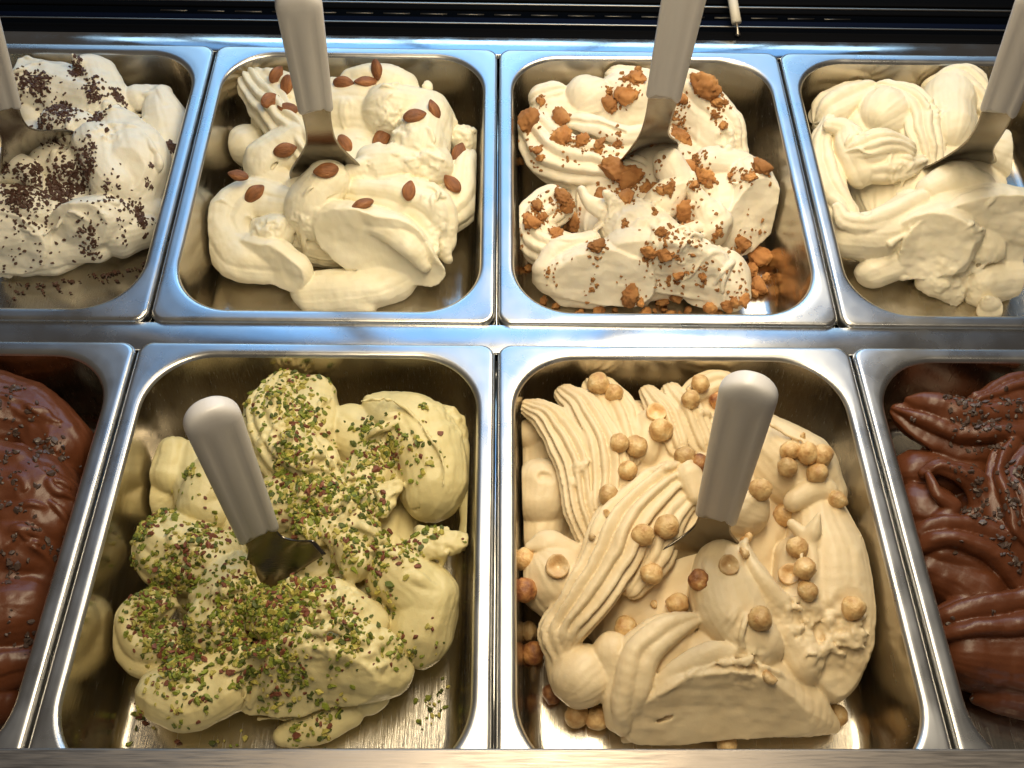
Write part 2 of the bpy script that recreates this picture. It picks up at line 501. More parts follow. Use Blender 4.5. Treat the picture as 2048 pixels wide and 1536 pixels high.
    def scoop(s, pts, k=1.5, flat=1.0, roll=0.0):
        """hollow dragged out along a stroke"""
        D = s.D; s.D = np.full(s.shape, 14.0, np.float32)
        s.stroke(pts, flat=flat, roll=roll, k=0.5)
        c = s.D; s.D = D
        h = np.clip(0.5-0.5*(D+c)/k, 0, 1)
        s.D = D+(-c-D)*h+k*h*(1-h)
    def rough(s, px, py, h, rx, amp=1.6, lam=5):
        c = s.p.at(px, py, h); sl = s._sl(c-rx, c+rx)
        X, Y, Z = s.X[sl]-c[0], s.Y[sl]-c[1], s.Z[sl]-c[2]
        w = np.clip(1-np.sqrt(X*X+Y*Y+Z*Z)/rx, 0, 1)
        w = np.minimum(w*2, 1)
        s.D[sl] += (s.noise(lam)[sl]*amp+s.noise(lam*0.45)[sl]*amp*0.5)*w
    def finish(s, material, name, label, micro=0.16):
        D = s.D + s.noise(4)*micro*0.8 + s.noise(11)*micro
        # keep inside the pan
        hw = PAN_W/2-15.5+ (s.Z0*0.085); hl = PAN_L/2-15.5+(s.Z0*0.085)
        X, Y, _ = np.meshgrid(s.x-s.p.cx, s.y-(s.p.y0+PAN_L/2), s.z, indexing='ij')
        qx = np.abs(X)-hw+34; qy = np.abs(Y)-hl+34
        wall = np.sqrt(np.maximum(qx, 0)**2+np.maximum(qy, 0)**2)+np.minimum(np.maximum(qx, qy), 0)-34
        D = np.maximum(D, np.where(s.Z0 < 0, wall, -50))
        D = np.maximum(D, -(s.Z0+DEPTH+0.7))
        V, F = surface_nets(D)
        V = V*s.v+np.array([s.x[0], s.y[0], s.z[0]])
        me = mesh_np(name, V, F)
        o = link(name, me, None, material)
        o.matrix_world = s.p.mat()
        tag(o, label, 'gelato')
        s.obj = o
        s.bvh = BVHTree.FromPolygons([tuple(map(float, v)) for v in V], [tuple(map(int, f)) for f in F])
        s.X = s.Y = s.Z = s.Z0 = s.D = None
        return s
def surface_nets(D):
    D = D.astype(np.float32)
    D[0], D[-1], D[:, 0], D[:, -1], D[:, :, 0], D[:, :, -1] = 5, 5, 5, 5, 5, 5
    ins = D < 0
    nx, ny, nz = D.shape
    cnt = np.zeros((nx-1, ny-1, nz-1), np.int8)
    for i in (0, 1):
        for j in (0, 1):
            for k in (0, 1):
                cnt += ins[i:nx-1+i, j:ny-1+j, k:nz-1+k]
    act = (cnt > 0) & (cnt < 8)
    I = np.argwhere(act)
    idx = np.full(act.shape, -1, np.int32); idx[act] = np.arange(len(I))
    acc = np.zeros((len(I), 3), np.float64); num = np.zeros(len(I))
    corners = [(i, j, k) for i in (0, 1) for j in (0, 1) for k in (0, 1)]
    vals = {c: D[I[:, 0]+c[0], I[:, 1]+c[1], I[:, 2]+c[2]] for c in corners}
    for a in corners:
        for ax in range(3):
            if a[ax] == 0:
                b_ = list(a); b_[ax] = 1; b_ = tuple(b_)
                va, vb = vals[a], vals[b_]
                m = (va < 0) != (vb < 0)
                t = np.where(m, va/np.where(m, va-vb, 1), 0)
                pt = np.array(a, float)[None, :]+np.zeros((len(I), 3)); pt[:, ax] += t
                acc += pt*m[:, None]; num += m
    V = I+acc/num[:, None]
    Q = []
    for ax in range(3):
        o1, o2 = [(1, 2), (2, 0), (0, 1)][ax]
        sl0 = [slice(1, -1)]*3; sl1 = [slice(1, -1)]*3
        sl0[ax] = slice(0, -1); sl1[ax] = slice(1, None)
        A, B = ins[tuple(sl0)], ins[tuple(sl1)]
        E = np.argwhere(A != B)
        flip = A[tuple(E.T)]
        base = E.copy(); base[:, o1] += 1; base[:, o2] += 1
        def cell(d1, d2):
            c = base.copy(); c[:, o1] -= d1; c[:, o2] -= d2
            return idx[tuple(c.T)]
        q = np.stack([cell(0, 0), cell(1, 0), cell(1, 1), cell(0, 1)], 1)
        q[~flip] = q[~flip][:, ::-1]
        Q.append(q)
    Q = np.concatenate(Q)
    Q = Q[(Q >= 0).all(1)]
    return V, Q
# ------------------------------------------------------------------ the eight heaps
import os
VOX = float(os.environ.get('VOX', '1.1'))
ONLY = os.environ.get('ONLY')
def heap(pan, seed, xr=None, yr=None, h=105, vox=None, **kw):
    x0, x1 = (pan.cx-122, pan.cx+122) if xr is None else (pan.cx+xr[0], pan.cx+xr[1])
    y0, y1 = (pan.y0+14, pan.y0+PAN_L-12) if yr is None else (pan.y0+yr[0], pan.y0+yr[1])
    return Heap(pan, (x0, x1, y0, y1, h), vox or VOX, seed, **kw)
def want(k): return ONLY is None or k in ONLY
HEAPS = {}

def heap_almond():
    g = heap(P_ALM, 3); s = g.stroke
    s([(690, 400, 16, 165)], flat=0.5, k=8)
    s([(700, 330, 30, 125)], flat=0.5, k=8)
    s([(570, 235, 40, 64), (700, 232, 44, 72), (845, 250, 42, 68)], k=6)
    s([(500, 290, 34, 44)], k=2)
    s([(510, 172, 60, 34), (555, 230, 62, 42), (612, 300, 56, 42)], n=11, dep=0.24, k=2)
    s([(545, 165, 62, 30), (585, 190, 64, 34)], n=8, dep=0.15, k=3)
    s([(590, 285, 60, 36), (530, 325, 54, 42), (545, 362, 46, 36), (590, 375, 44, 26)], k=2)
    s([(590, 415, 42, 36), (500, 405, 40, 52), (455, 455, 36, 52), (480, 515, 27, 46), (540, 530, 22, 40)], n=5, dep=0.12, k=2)
    s([(655, 360, 66, 44), (618, 410, 54, 50), (625, 440, 46, 40)], k=2.5)
    s([(760, 340, 55, 50), (860, 335, 54, 50)], k=6)
    s([(700, 385, 50, 36), (780, 395, 52, 46), (860, 425, 46, 50), (885, 480, 32, 32)], n=5, dep=0.16, k=2)
    s([(935, 330, 38, 36), (918, 400, 34, 48), (880, 440, 30, 44)], n=9, dep=0.11, k=2)
    s([(780, 225, 62, 58), (850, 228, 58, 50), (838, 298, 58, 58)], k=3); s([(730, 180, 62, 20), (800, 178, 66, 26), (840, 195, 64, 22)], flat=0.7, k=1.5)
    s([(925, 282, 36, 34)], k=2); g.rough(925, 282, 38, 26, 2.2, 6)
    s([(700, 165, 66, 26), (760, 160, 68, 32), (815, 172, 66, 26)], k=3)
    s([(860, 165, 64, 6), (858, 172, 62, 12)], k=2)
    g.rough(775, 235, 88, 32, 2.4, 6); g.rough(850, 330, 75, 24, 2.2, 6); g.rough(700, 330, 80, 18, 1.2, 5)
    s([(545, 470, 36, 44), (530, 500, 30, 40)], k=3)
    # broken hole and cut slab of the curl at the left
    g.scoop([(490, 452, 58, 14), (520, 455, 60, 14), (560, 460, 58, 12)])
    g.rough(535, 462, 52, 18, 2.6, 5); g.rough(590, 455, 55, 14, 2.0, 5)
    g.begin(); s([(475, 490, 34, 30), (540, 520, 32, 44), (585, 545, 26, 40)]); g.plane(530, 525, 36, (-0.30, -0.84, 0.45)); g.end()
    g.lip([(462, 478, 44), (500, 478, 47), (550, 498, 46), (602, 520, 40)], 5); g.lip([(465, 512, 26), (520, 545, 20), (585, 568, 15)], 5)
    # large slab with its grey spatula cut, and the tongue in front
    g.begin(); s([(630, 432, 50, 30), (700, 465, 46, 62), (790, 500, 40, 66), (850, 545, 30, 36)])
    g.plane(700, 492, 44, (-0.10, -0.88, 0.46), 0.2); g.end(1.2)
    s([(620, 418, 62, 12), (680, 432, 60, 20), (760, 455, 56, 26), (810, 490, 50, 28), (848, 535, 36, 14)], flat=0.6, roll=-15, k=1.2)
    g.lip([(622, 424, 62), (680, 436, 60), (740, 446, 58)], 4)
    s([(625, 585, 9, 46), (700, 580, 10, 54), (780, 560, 12, 50), (815, 540, 14, 30)], k=2, flat=0.75)
    s([(690, 600, 8, 34), (735, 612, 6, 24)], k=2); s([(800, 560, 14, 22), (812, 575, 8, 8)], k=2)
    g.crease([(575, 560, 12), (640, 545, 24), (720, 535, 26), (790, 535, 24)], 3)
    s([(740, 395, 54, 16), (800, 412, 56, 24), (850, 450, 50, 22), (868, 500, 40, 12)], n=3, dep=0.1, flat=0.6, roll=-10, k=1.2)
    s([(880, 480, 34, 26), (895, 515, 26, 12)], k=1.5)
    g.rough(880, 470, 48, 20, 1.4, 6)
    g.ruffle(770, 250, 60, 40, 9, 20, 12, 2.2); g.ruffle(830, 320, 60, 40, 8, -20, 14, 2.4); g.ruffle(700, 230, 60, 26, 4, 100, 18, 2.2, 12)
    g.ruffle(880, 440, 40, 20, 4, 80, 14, 2.4); g.ruffle(490, 410, 50, 26, 4, 20, 20, 2.0); g.ruffle(590, 450, 48, 18, 5, 60, 10, 2.0)
    g.crease([(560, 318, 62), (545, 335, 62), (550, 352, 56)], 4); g.crease([(625, 390, 66), (650, 398, 68), (690, 385, 66)], 3)
    s([(700, 345, 64, 14), (740, 330, 66, 18), (790, 322, 64, 14)], k=1.2); g.rough(735, 340, 70, 14, 1.4, 6)
    s([(868, 395, 54, 10), (880, 420, 52, 16), (862, 440, 48, 14)], flat=0.6, k=1.2)
    return g.finish(G_CREAM, 'gelato_heap', 'swirled cream gelato heap with whole almonds on top, in the back row')

def heap_amaretti():
    g = heap(P_AMA, 5); s = g.stroke
    s([(1290, 410, 16, 165)], flat=0.5, k=8)
    s([(1290, 340, 32, 125)], flat=0.5, k=8)
    s([(1110, 240, 40, 56), (1230, 225, 42, 66), (1360, 230, 44, 66), (1420, 270, 40, 60)], k=6)
    s([(1176, 198, 60, 50)], k=1.5); s([(1230, 190, 58, 44), (1270, 200, 58, 50)], k=2); s([(1130, 235, 60, 16), (1175, 248, 62, 24), (1240, 268, 62, 26), (1290, 268, 62, 22)], n=4, dep=0.12, flat=0.8, k=1.2)
    s([(1085, 200, 56, 30), (1110, 190, 60, 28)], n=8, dep=0.2, k=2)
    s([(1070, 265, 48, 46), (1110, 315, 45, 56), (1200, 335, 46, 46), (1260, 345, 46, 40)], n=10, dep=0.22, k=2)
    s([(1110, 410, 42, 40), (1068, 440, 38, 44), (1080, 485, 32, 46), (1140, 505, 28, 42)], n=9, dep=0.2, k=2)
    s([(1370, 195, 60, 54), (1440, 255, 50, 46), (1470, 305, 40, 30)], n=11, dep=0.14, k=3)
    s([(1230, 150, 64, 22), (1290, 160, 64, 22)], n=6, dep=0.2, k=3)
    g.rough(1460, 280, 56, 20, 1.6, 5)
    s([(1420, 330, 54, 36), (1480, 335, 50, 32), (1510, 345, 46, 20)], k=3)
    s([(1430, 390, 30, 60), (1440, 430, 30, 50)], k=4)
    g.begin(); s([(1500, 360, 52, 46), (1512, 425, 42, 54), (1488, 485, 34, 50)]); g.plane(1505, 425, 46, (0.25, -0.80, 0.55), 0.6); g.end()
    g.lip([(1462, 372, 58), (1500, 366, 60), (1540, 372, 58)], 6); g.lip([(1548, 375, 56), (1553, 400, 50)], 4)
    s([(1260, 455, 48, 60), (1330, 500, 44, 60)], k=3)
    g.begin(); s([(1110, 550, 26, 44), (1190, 545, 34, 66), (1255, 550, 32, 60)]); g.plane(1185, 545, 44, (-0.02, -0.90, 0.44)); g.end()
    s([(1085, 560, 20, 18), (1130, 590, 10, 22), (1190, 590, 12, 26), (1225, 575, 14, 20)], k=1.5)
    s([(1085, 540, 34, 20), (1120, 495, 44, 22), (1185, 475, 48, 18)], k=1.5)
    g.begin(); s([(1255, 500, 48, 50), (1330, 520, 44, 66), (1400, 545, 36, 60)]); g.plane(1330, 555, 38, (-0.10, -0.93, 0.30), 0.8); g.end()
    s([(1280, 590, 8, 14), (1320, 580, 10, 20), (1360, 590, 8, 14)], k=2)
    s([(1190, 490, 50, 12), (1250, 480, 56, 20), (1330, 470, 58, 20), (1430, 440, 54, 12)], flat=0.6, roll=10, k=1.2)
    g.lip([(1240, 500, 50), (1300, 500, 54), (1370, 480, 54), (1440, 462, 50)], 5)
    g.crease([(1250, 262, 70), (1180, 250, 68), (1130, 235, 64)], 4)
    s([(1400, 540, 30, 44), (1450, 555, 25, 52), (1455, 585, 18, 40)], k=2)
    g.begin(); s([(1370, 570, 26, 34), (1420, 580, 20, 40), (1440, 590, 12, 26)]); g.plane(1400, 580, 26, (-0.5, -0.78, 0.35)); g.end()
    s([(1340, 330, 70, 34), (1355, 370, 62, 32), (1325, 410, 54, 40)], k=2)
    s([(1160, 383, 70, 9), (1180, 410, 64, 14), (1230, 430, 54, 26)], k=2)
    s([(1212, 392, 76, 9), (1232, 415, 66, 18), (1250, 450, 54, 34)], k=2)
    s([(1382, 362, 76, 6), (1400, 400, 64, 20), (1430, 450, 50, 40)], k=2)
    s([(1285, 600, 4, 12), (1290, 575, 14, 20)], k=2)
    g.ruffle(1330, 555, 34, 44, 9, 95, 20, 3.0, 18); g.ruffle(1440, 560, 26, 26, 5, 60, 18, 2.6); g.ruffle(1180, 500, 44, 40, 5, 15, 22, 2.4)
    g.ruffle(1350, 230, 60, 40, 6, 80, 20, 2.4, 15); g.ruffle(1300, 440, 62, 50, 10, 30, 14, 2.4); g.ruffle(1400, 400, 60, 40, 8, 110, 16, 2.4); g.ruffle(1360, 510, 50, 50, 8, 15, 18, 2.2); g.ruffle(1460, 310, 52, 26, 5, 60, 12, 2.4)
    g.rough(1230, 420, 75, 24, 1.6, 6); g.rough(1300, 380, 80, 24, 1.4, 6); g.rough(1370, 480, 60, 26, 1.2, 6)
    return g.finish(G_AMA, 'gelato_heap', 'ivory gelato heap scattered with crumbled brown biscuits, in the back row')

def heap_custard():
    g = heap(P_CRM, 9, xr=(-122, 60)); s = g.stroke
    s([(1880, 400, 16, 165)], flat=0.5, k=8)
    s([(1890, 340, 28, 130)], flat=0.5, k=8)
    s([(1720, 270, 34, 56), (1850, 250, 36, 56), (1960, 250, 36, 56), (2060, 270, 40, 60)], k=6)
    s([(1668, 225, 46, 46), (1725, 195, 52, 34)], n=7, dep=0.12, k=2)
    s([(1768, 232, 56, 52)], k=2)
    s([(1770, 195, 58, 34), (1818, 215, 62, 42), (1845, 275, 58, 40), (1858, 328, 50, 26)], n=12, dep=0.18, k=2)
    s([(1880, 180, 56, 34), (1920, 175, 62, 40), (1975, 225, 58, 36)], n=11, dep=0.18, k=2)
    s([(1895, 200, 58, 45), (1900, 260, 58, 48)], k=3)
    s([(1660, 245, 58, 16), (1640, 310, 46, 34), (1655, 385, 40, 38), (1685, 430, 36, 32)], n=7, dep=0.18, k=2)
    s([(1655, 248, 68, 10), (1690, 260, 64, 22), (1700, 300, 58, 30), (1720, 345, 52, 30)], n=4, dep=0.1, k=2)
    s([(1722, 300, 64, 30), (1755, 292, 68, 36), (1800, 300, 64, 30)], n=12, dep=0.14, k=2)
    s([(1735, 340, 56, 22), (1790, 340, 58, 26), (1835, 330, 56, 20)], n=6, dep=0.2, k=2)
    g.rough(1800, 350, 66, 18, 1.8, 5); g.rough(1870, 215, 80, 14, 1.6, 4)
    s([(1700, 470, 30, 42), (1760, 470, 34, 46), (1840, 430, 44, 40)], k=2)
    s([(1672, 418, 52, 10), (1690, 448, 46, 20), (1750, 445, 48, 28), (1830, 410, 52, 30)], n=4, dep=0.15, k=1.5)
    g.scoop([(1700, 402, 62, 16), (1730, 415, 62, 18)])
    s([(1860, 380, 60, 26), (1905, 362, 64, 36), (1950, 375, 60, 34)], k=2)
    s([(2010, 310, 58, 44), (2060, 330, 58, 50)], k=2)
    s([(1880, 440, 46, 50), (1960, 430, 50, 56), (2050, 440, 48, 60)], k=3)
    g.begin(); s([(1775, 520, 26, 40), (1840, 490, 38, 62), (1880, 480, 42, 70)]); g.plane(1840, 510, 38, (-0.40, -0.80, 0.46), 0.35); g.end()
    g.begin(); s([(1870, 500, 40, 66), (1960, 470, 46, 84), (2050, 475, 44, 84)]); g.plane(1960, 500, 42, (-0.02, -0.88, 0.46), 0.4); g.end()
    g.begin(); s([(1935, 405, 60, 26), (1955, 450, 54, 36), (1960, 510, 38, 34)]); g.plane(1950, 455, 56, (0.15, -0.88, 0.45), 0.7); g.end(1.0)
    g.lip([(1780, 490, 44), (1830, 450, 56), (1900, 425, 62), (1990, 420, 62)], 5); g.lip([(1730, 555, 14), (1790, 545, 18), (1850, 560, 14), (1900, 590, 8), (1950, 580, 10), (2010, 590, 8)], 6, 1.4)
    s([(1905, 400, 62, 14), (1950, 430, 58, 30), (1975, 490, 44, 38)], flat=0.6, roll=-25, k=1.5)
    s([(1745, 545, 14, 32), (1800, 520, 18, 34)], k=2)
    s([(1860, 555, 14, 30), (1905, 580, 8, 24)], k=2); s([(1965, 572, 12, 38), (2030, 550, 14, 44)], k=2)
    g.scoop([(1838, 480, 40, 10), (1845, 510, 34, 9)]); g.scoop([(1922, 505, 36, 9), (1926, 520, 34, 8)])
    g.rough(1950, 520, 30, 40, 0.5, 6); g.ruffle(1930, 560, 16, 60, 8, 20, 10, 2.2); g.ruffle(1800, 345, 60, 24, 6, 20, 12, 2.0); g.ruffle(1690, 300, 58, 20, 4, 100, 16, 2.0); g.rough(1900, 570, 12, 40, 1.4, 6)
    return g.finish(G_CRM, 'gelato_heap', 'plain custard coloured gelato heap without topping, at the back right')

def heap_custard_bit():
    g = heap(P_CRM, 19, xr=(-20, 40), yr=(30, 90), h=40, vox=1.0); s = g.stroke
    s([(1980, 622, 4, 26), (2000, 628, 4, 24)], flat=0.8, k=2)
    s([(1984, 615, 10, 24), (1976, 596, 22, 6)], k=3)
    return g.finish(G_CRM, 'gelato_blob', 'small custard gelato dab lying alone on the steel floor at the right')

def heap_chip():
    g = heap(P_CHIP, 13, xr=(-40, 122)); s = g.stroke
    s([(100, 400, 16, 165)], flat=0.5, k=8)
    s([(90, 320, 32, 125)], flat=0.5, k=8)
    s([(-20, 200, 50, 70), (90, 190, 54, 62), (200, 220, 50, 66)], k=5)
    s([(141, 108, 96, 3), (150, 122, 88, 8), (182, 150, 70, 34), (205, 195, 60, 50)], k=2)
    s([(30, 175, 60, 38), (85, 165, 64, 34), (118, 148, 64, 22)], k=2)
    s([(332, 178, 62, 7), (322, 200, 56, 26), (335, 260, 42, 48), (345, 320, 32, 44)], k=2)
    s([(275, 195, 58, 26), (330, 185, 58, 14)], k=2)
    s([(210, 250, 66, 24), (255, 262, 64, 30), (295, 320, 52, 44), (280, 385, 40, 44)], k=2)
    g.begin(); s([(240, 270, 56, 50), (270, 340, 50, 60), (250, 390, 44, 40)]); g.plane(255, 315, 74, (0.10, -0.52, 0.85), 0.3); g.end(1.2)
    g.lip([(215, 250, 78), (270, 258, 76), (310, 300, 70), (322, 350, 58)], 5)
    s([(200, 300, 62, 50), (230, 370, 52, 50)], k=3)
    s([(118, 250, 62, 34), (150, 258, 64, 34), (195, 275, 60, 24)], k=2); s([(70, 235, 52, 34)], k=3)
    s([(-10, 330, 60, 36), (50, 345, 64, 26), (75, 372, 60, 12)], k=2)
    s([(100, 330, 50, 40), (180, 350, 48, 40)], k=3)
    s([(-40, 455, 36, 60), (30, 455, 38, 50)], k=2)
    g.begin(); s([(-40, 480, 34, 62), (30, 480, 34, 60), (78, 490, 24, 40)]); g.plane(30, 500, 34, (-0.05, -0.88, 0.46), 0.7); g.end()
    g.lip([(0, 455, 52), (45, 458, 52), (85, 470, 44)], 4); g.lip([(0, 548, 4), (45, 540, 6), (80, 520, 10)], 5)
    g.begin(); s([(105, 480, 34, 34), (170, 445, 46, 48), (235, 430, 42, 36)]); g.plane(165, 465, 44, (-0.15, -0.86, 0.48), 0.5); g.end()
    g.lip([(90, 470, 46), (140, 430, 56), (200, 405, 62), (240, 405, 60)], 5); g.lip([(100, 510, 16), (160, 518, 12), (220, 500, 16)], 5, 1.5)
    s([(120, 500, 20, 26), (190, 490, 22, 32)], k=2)
    s([(245, 465, 26, 46), (285, 455, 24, 40)], k=2)
    s([(280, 405, 36, 36), (320, 430, 26, 30)], k=2)
    s([(60, 420, 50, 40), (-20, 410, 50, 40)], k=3)
    g.ruffle(230, 230, 66, 24, 6, 30, 14, 2.4); g.ruffle(120, 330, 60, 40, 6, 40, 16, 2.6); g.ruffle(60, 180, 64, 30, 5, 20, 14, 2.4); g.ruffle(180, 430, 58, 30, 5, 30, 14, 2.2); g.ruffle(310, 240, 52, 24, 4, 110, 18, 2.2)
    g.rough(215, 255, 88, 16, 1.6, 5); g.rough(60, 360, 84, 18, 1.4, 5); g.rough(200, 430, 70, 20, 1.4, 5)
    return g.finish(G_WHITE, 'gelato_heap', 'white gelato heap under dark chocolate crumbs, at the back left')

def heap_choc_left():
    g = heap(P_CHL, 17, xr=(20, 122), vox=VOX*1.1); s = g.stroke
    s([(-60, 1080, 24, 240)], flat=0.5, k=8)
    s([(-60, 850, 52, 110), (60, 850, 52, 72), (112, 905, 46, 72)], k=4)
    s([(-20, 790, 62, 40), (40, 800, 64, 36), (110, 840, 58, 32), (150, 880, 50, 30)], flat=0.7, n=4, dep=0.15, k=2)
    s([(-20, 920, 72, 40), (40, 925, 72, 34)], k=2)
    s([(-40, 1010, 52, 90), (60, 990, 50, 88), (90, 1050, 42, 84)], k=3)
    s([(60, 940, 66, 40), (120, 960, 58, 34), (150, 1000, 48, 26)], flat=0.5, roll=20, k=1.5)
    s([(40, 1090, 44, 84), (80, 1120, 38, 60)], k=3)
    s([(10, 1020, 74, 30), (70, 1030, 70, 26), (120, 1060, 58, 20)], flat=0.4, roll=-15, k=1.5)
    s([(-40, 1250, 34, 80), (40, 1230, 34, 70), (70, 1250, 30, 46)], k=2)
    s([(-20, 1330, 30, 60), (40, 1320, 26, 46)], n=5, dep=0.15, k=2)
    s([(-60, 1410, 20, 60), (10, 1410, 16, 36)], k=2)
    g.ruffle(60, 900, 66, 50, 6, -30, 22, 2.6); g.ruffle(110, 1000, 58, 40, 6, -40, 18, 2.4); g.ruffle(60, 1060, 62, 40, 6, -20, 22, 2.6)
    return g.finish(G_CHO, 'gelato_heap', 'smooth dark chocolate gelato heap at the front left edge')

def heap_choc_right():
    g = heap(P_CHR, 23, xr=(-122, 0), vox=VOX*1.1); s = g.stroke
    s([(2080, 1060, 14, 240)], flat=0.38, k=8)
    s([(1795, 826, 56, 14), (1850, 848, 56, 40), (1940, 872, 56, 56), (2050, 860, 58, 62), (2130, 850, 58, 60)], n=6, dep=0.34, k=2)
    s([(1820, 805, 64, 10), (1860, 815, 66, 26), (1930, 840, 66, 36)], k=2)
    s([(1960, 812, 66, 26), (2030, 790, 66, 36), (2110, 790, 64, 44)], n=8, dep=0.2, k=2)
    s([(1830, 950, 36, 50), (1930, 940, 40, 46)], k=3)
    s([(1840, 1020, 40, 48), (1870, 1020, 44, 46)], k=3)
    s([(1850, 950, 60, 12), (1880, 935, 64, 18), (1940, 955, 62, 26), (1965, 1010, 54, 24), (1940, 1040, 48, 22)], n=5, dep=0.15, k=1.5)
    s([(1858, 952, 66, 8), (1870, 985, 66, 12), (1900, 1010, 62, 16), (1880, 1035, 56, 16)], k=1.5)
    s([(2030, 900, 66, 28), (2005, 960, 64, 36), (2020, 1040, 58, 44), (2060, 1110, 48, 44)], n=6, dep=0.34, k=2)
    s([(1840, 1090, 42, 34), (1890, 1075, 48, 52), (1970, 1100, 46, 60), (2030, 1165, 38, 52)], n=6, dep=0.34, k=2)
    s([(1860, 1140, 30, 50), (1950, 1180, 30, 60)], k=3)
    s([(1880, 1265, 30, 40), (1950, 1245, 38, 58), (2070, 1240, 40, 74)], n=6, dep=0.34, k=2)
    s([(1950, 1310, 24, 64), (2060, 1320, 26, 80)], k=3)
    s([(1955, 1395, 10, 14), (2010, 1385, 16, 40), (2080, 1390, 16, 54)], k=2)
    return g.finish(G_CHO, 'gelato_heap', 'ridged chocolate gelato heap in folded ribbons at the front right edge')

def heap_pistachio():
    g = heap(P_PIS, 29); s = g.stroke
    s([(600, 1120, 16, 245)], flat=0.38, k=8)
    s([(600, 1040, 32, 180)], flat=0.4, k=8)
    s([(580, 785, 56, 48), (555, 860, 62, 74), (600, 930, 62, 80)], n=16, dep=0.12, k=4)
    s([(635, 790, 58, 42), (625, 860, 60, 60)], k=4)
    s([(345, 905, 44, 34), (345, 945, 38, 48)], n=4, dep=0.1, k=2)
    s([(430, 950, 56, 46), (395, 1010, 52, 44), (430, 1030, 48, 36)], k=2)
    s([(700, 870, 50, 60), (760, 900, 50, 60), (740, 960, 52, 60)], k=4)
    g.begin(); s([(770, 830, 58, 50), (830, 860, 58, 74), (865, 945, 50, 74), (862, 985, 46, 62)]); g.plane(835, 900, 80, (0.05, -0.42, 0.90), 0.25, 2.0); g.end()
    g.lip([(720, 800, 86), (765, 790, 88), (800, 800, 88), (850, 850, 84), (885, 930, 76), (890, 990, 68)], 3)
    g.crease([(795, 1035, 44), (840, 1020, 52), (890, 1000, 56)], 3)
    s([(845, 815, 62, 14), (890, 840, 56, 30), (905, 900, 48, 34), (915, 960, 42, 30)], k=2)
    s([(740, 810, 66, 18), (790, 800, 66, 10)], k=2)
    s([(330, 1060, 50, 40), (348, 1110, 44, 74), (420, 1130, 46, 66)], n=9, dep=0.06, k=2)
    s([(310, 1210, 46, 36), (272, 1245, 40, 44), (290, 1290, 32, 52), (360, 1300, 32, 50)], n=5, dep=0.2, k=2)
    s([(325, 1380, 28, 48), (375, 1395, 28, 64), (450, 1370, 34, 56)], k=2)
    s([(360, 1340, 46, 30), (420, 1325, 48, 30), (470, 1300, 48, 28)], flat=0.6, roll=20, k=1.5)
    g.begin(); s([(500, 1370, 36, 56), (600, 1345, 42, 82), (700, 1325, 42, 82), (770, 1345, 32, 50)]); g.plane(630, 1360, 50, (-0.10, -0.86, 0.50), 0.6, 1.5); g.end()
    g.lip([(500, 1310, 62), (560, 1290, 68), (640, 1262, 72), (700, 1270, 70), (760, 1300, 60)], 5); g.lip([(520, 1430, 16), (620, 1430, 16), (740, 1380, 22), (790, 1350, 26)], 4)
    g.crease([(500, 1320, 60), (490, 1370, 46), (485, 1430, 24)], 4)
    s([(700, 1260, 62, 24), (760, 1290, 52, 30), (790, 1330, 40, 22)], k=2); g.rough(760, 1300, 60, 22, 1.8, 6)
    s([(575, 1465, 5, 26), (640, 1450, 10, 38), (700, 1425, 14, 34)], k=2, flat=0.8)
    s([(740, 1390, 18, 40)], k=2)
    s([(800, 1150, 50, 64), (850, 1195, 42, 66), (840, 1262, 32, 66)], k=2)
    s([(850, 1090, 60, 34), (905, 1085, 60, 26), (950, 1078, 58, 6)], flat=0.7, k=2); g.rough(900, 1085, 66, 20, 1.2, 5)
    s([(560, 1010, 62, 60), (660, 1010, 60, 60), (720, 1080, 56, 50)], k=4)
    s([(650, 1040, 70, 20), (690, 1090, 66, 32), (715, 1130, 62, 34)], k=2)
    s([(660, 940, 68, 14), (665, 985, 66, 26), (740, 1000, 62, 36), (790, 980, 62, 18)], flat=0.6, k=2)
    s([(600, 1035, 66, 30), (625, 1070, 66, 30)], n=5, dep=0.12, k=2)
    s([(400, 930, 34, 56), (400, 1000, 36, 50)], k=4); s([(330, 1000, 24, 44)], k=4)
    s([(460, 1180, 48, 66), (440, 1260, 42, 66)], k=3)
    s([(480, 1120, 62, 20), (440, 1180, 60, 26), (400, 1200, 54, 28)], n=5, dep=0.18, k=1.5)
    s([(560, 1235, 50, 64), (660, 1220, 50, 64), (730, 1245, 44, 48)], k=3); g.rough(640, 1220, 72, 40, 2.0, 6)
    s([(920, 950, 40, 28), (940, 1010, 34, 24), (935, 1080, 30, 24)], k=3)
    g.ruffle(640, 930, 66, 90, 12, 40, 26, 3.6); g.ruffle(560, 1200, 62, 90, 12, 30, 24, 3.6); g.ruffle(400, 1200, 56, 70, 8, 50, 24, 3.4); g.ruffle(790, 1090, 56, 60, 8, -20, 24, 3.4)
    s([(655, 1010, 72, 8), (670, 1030, 70, 18), (690, 1060, 66, 20)], k=1.5); s([(470, 1220, 62, 5), (450, 1190, 64, 16), (470, 1130, 60, 18)], k=1.5); s([(770, 1160, 62, 16), (800, 1120, 62, 22), (850, 1110, 58, 16)], flat=0.6, k=1.5)
    g.rough(720, 1000, 76, 40, 1.6, 7); g.rough(560, 1130, 70, 40, 1.6, 7); g.rough(900, 850, 60, 26, 1.4, 6)
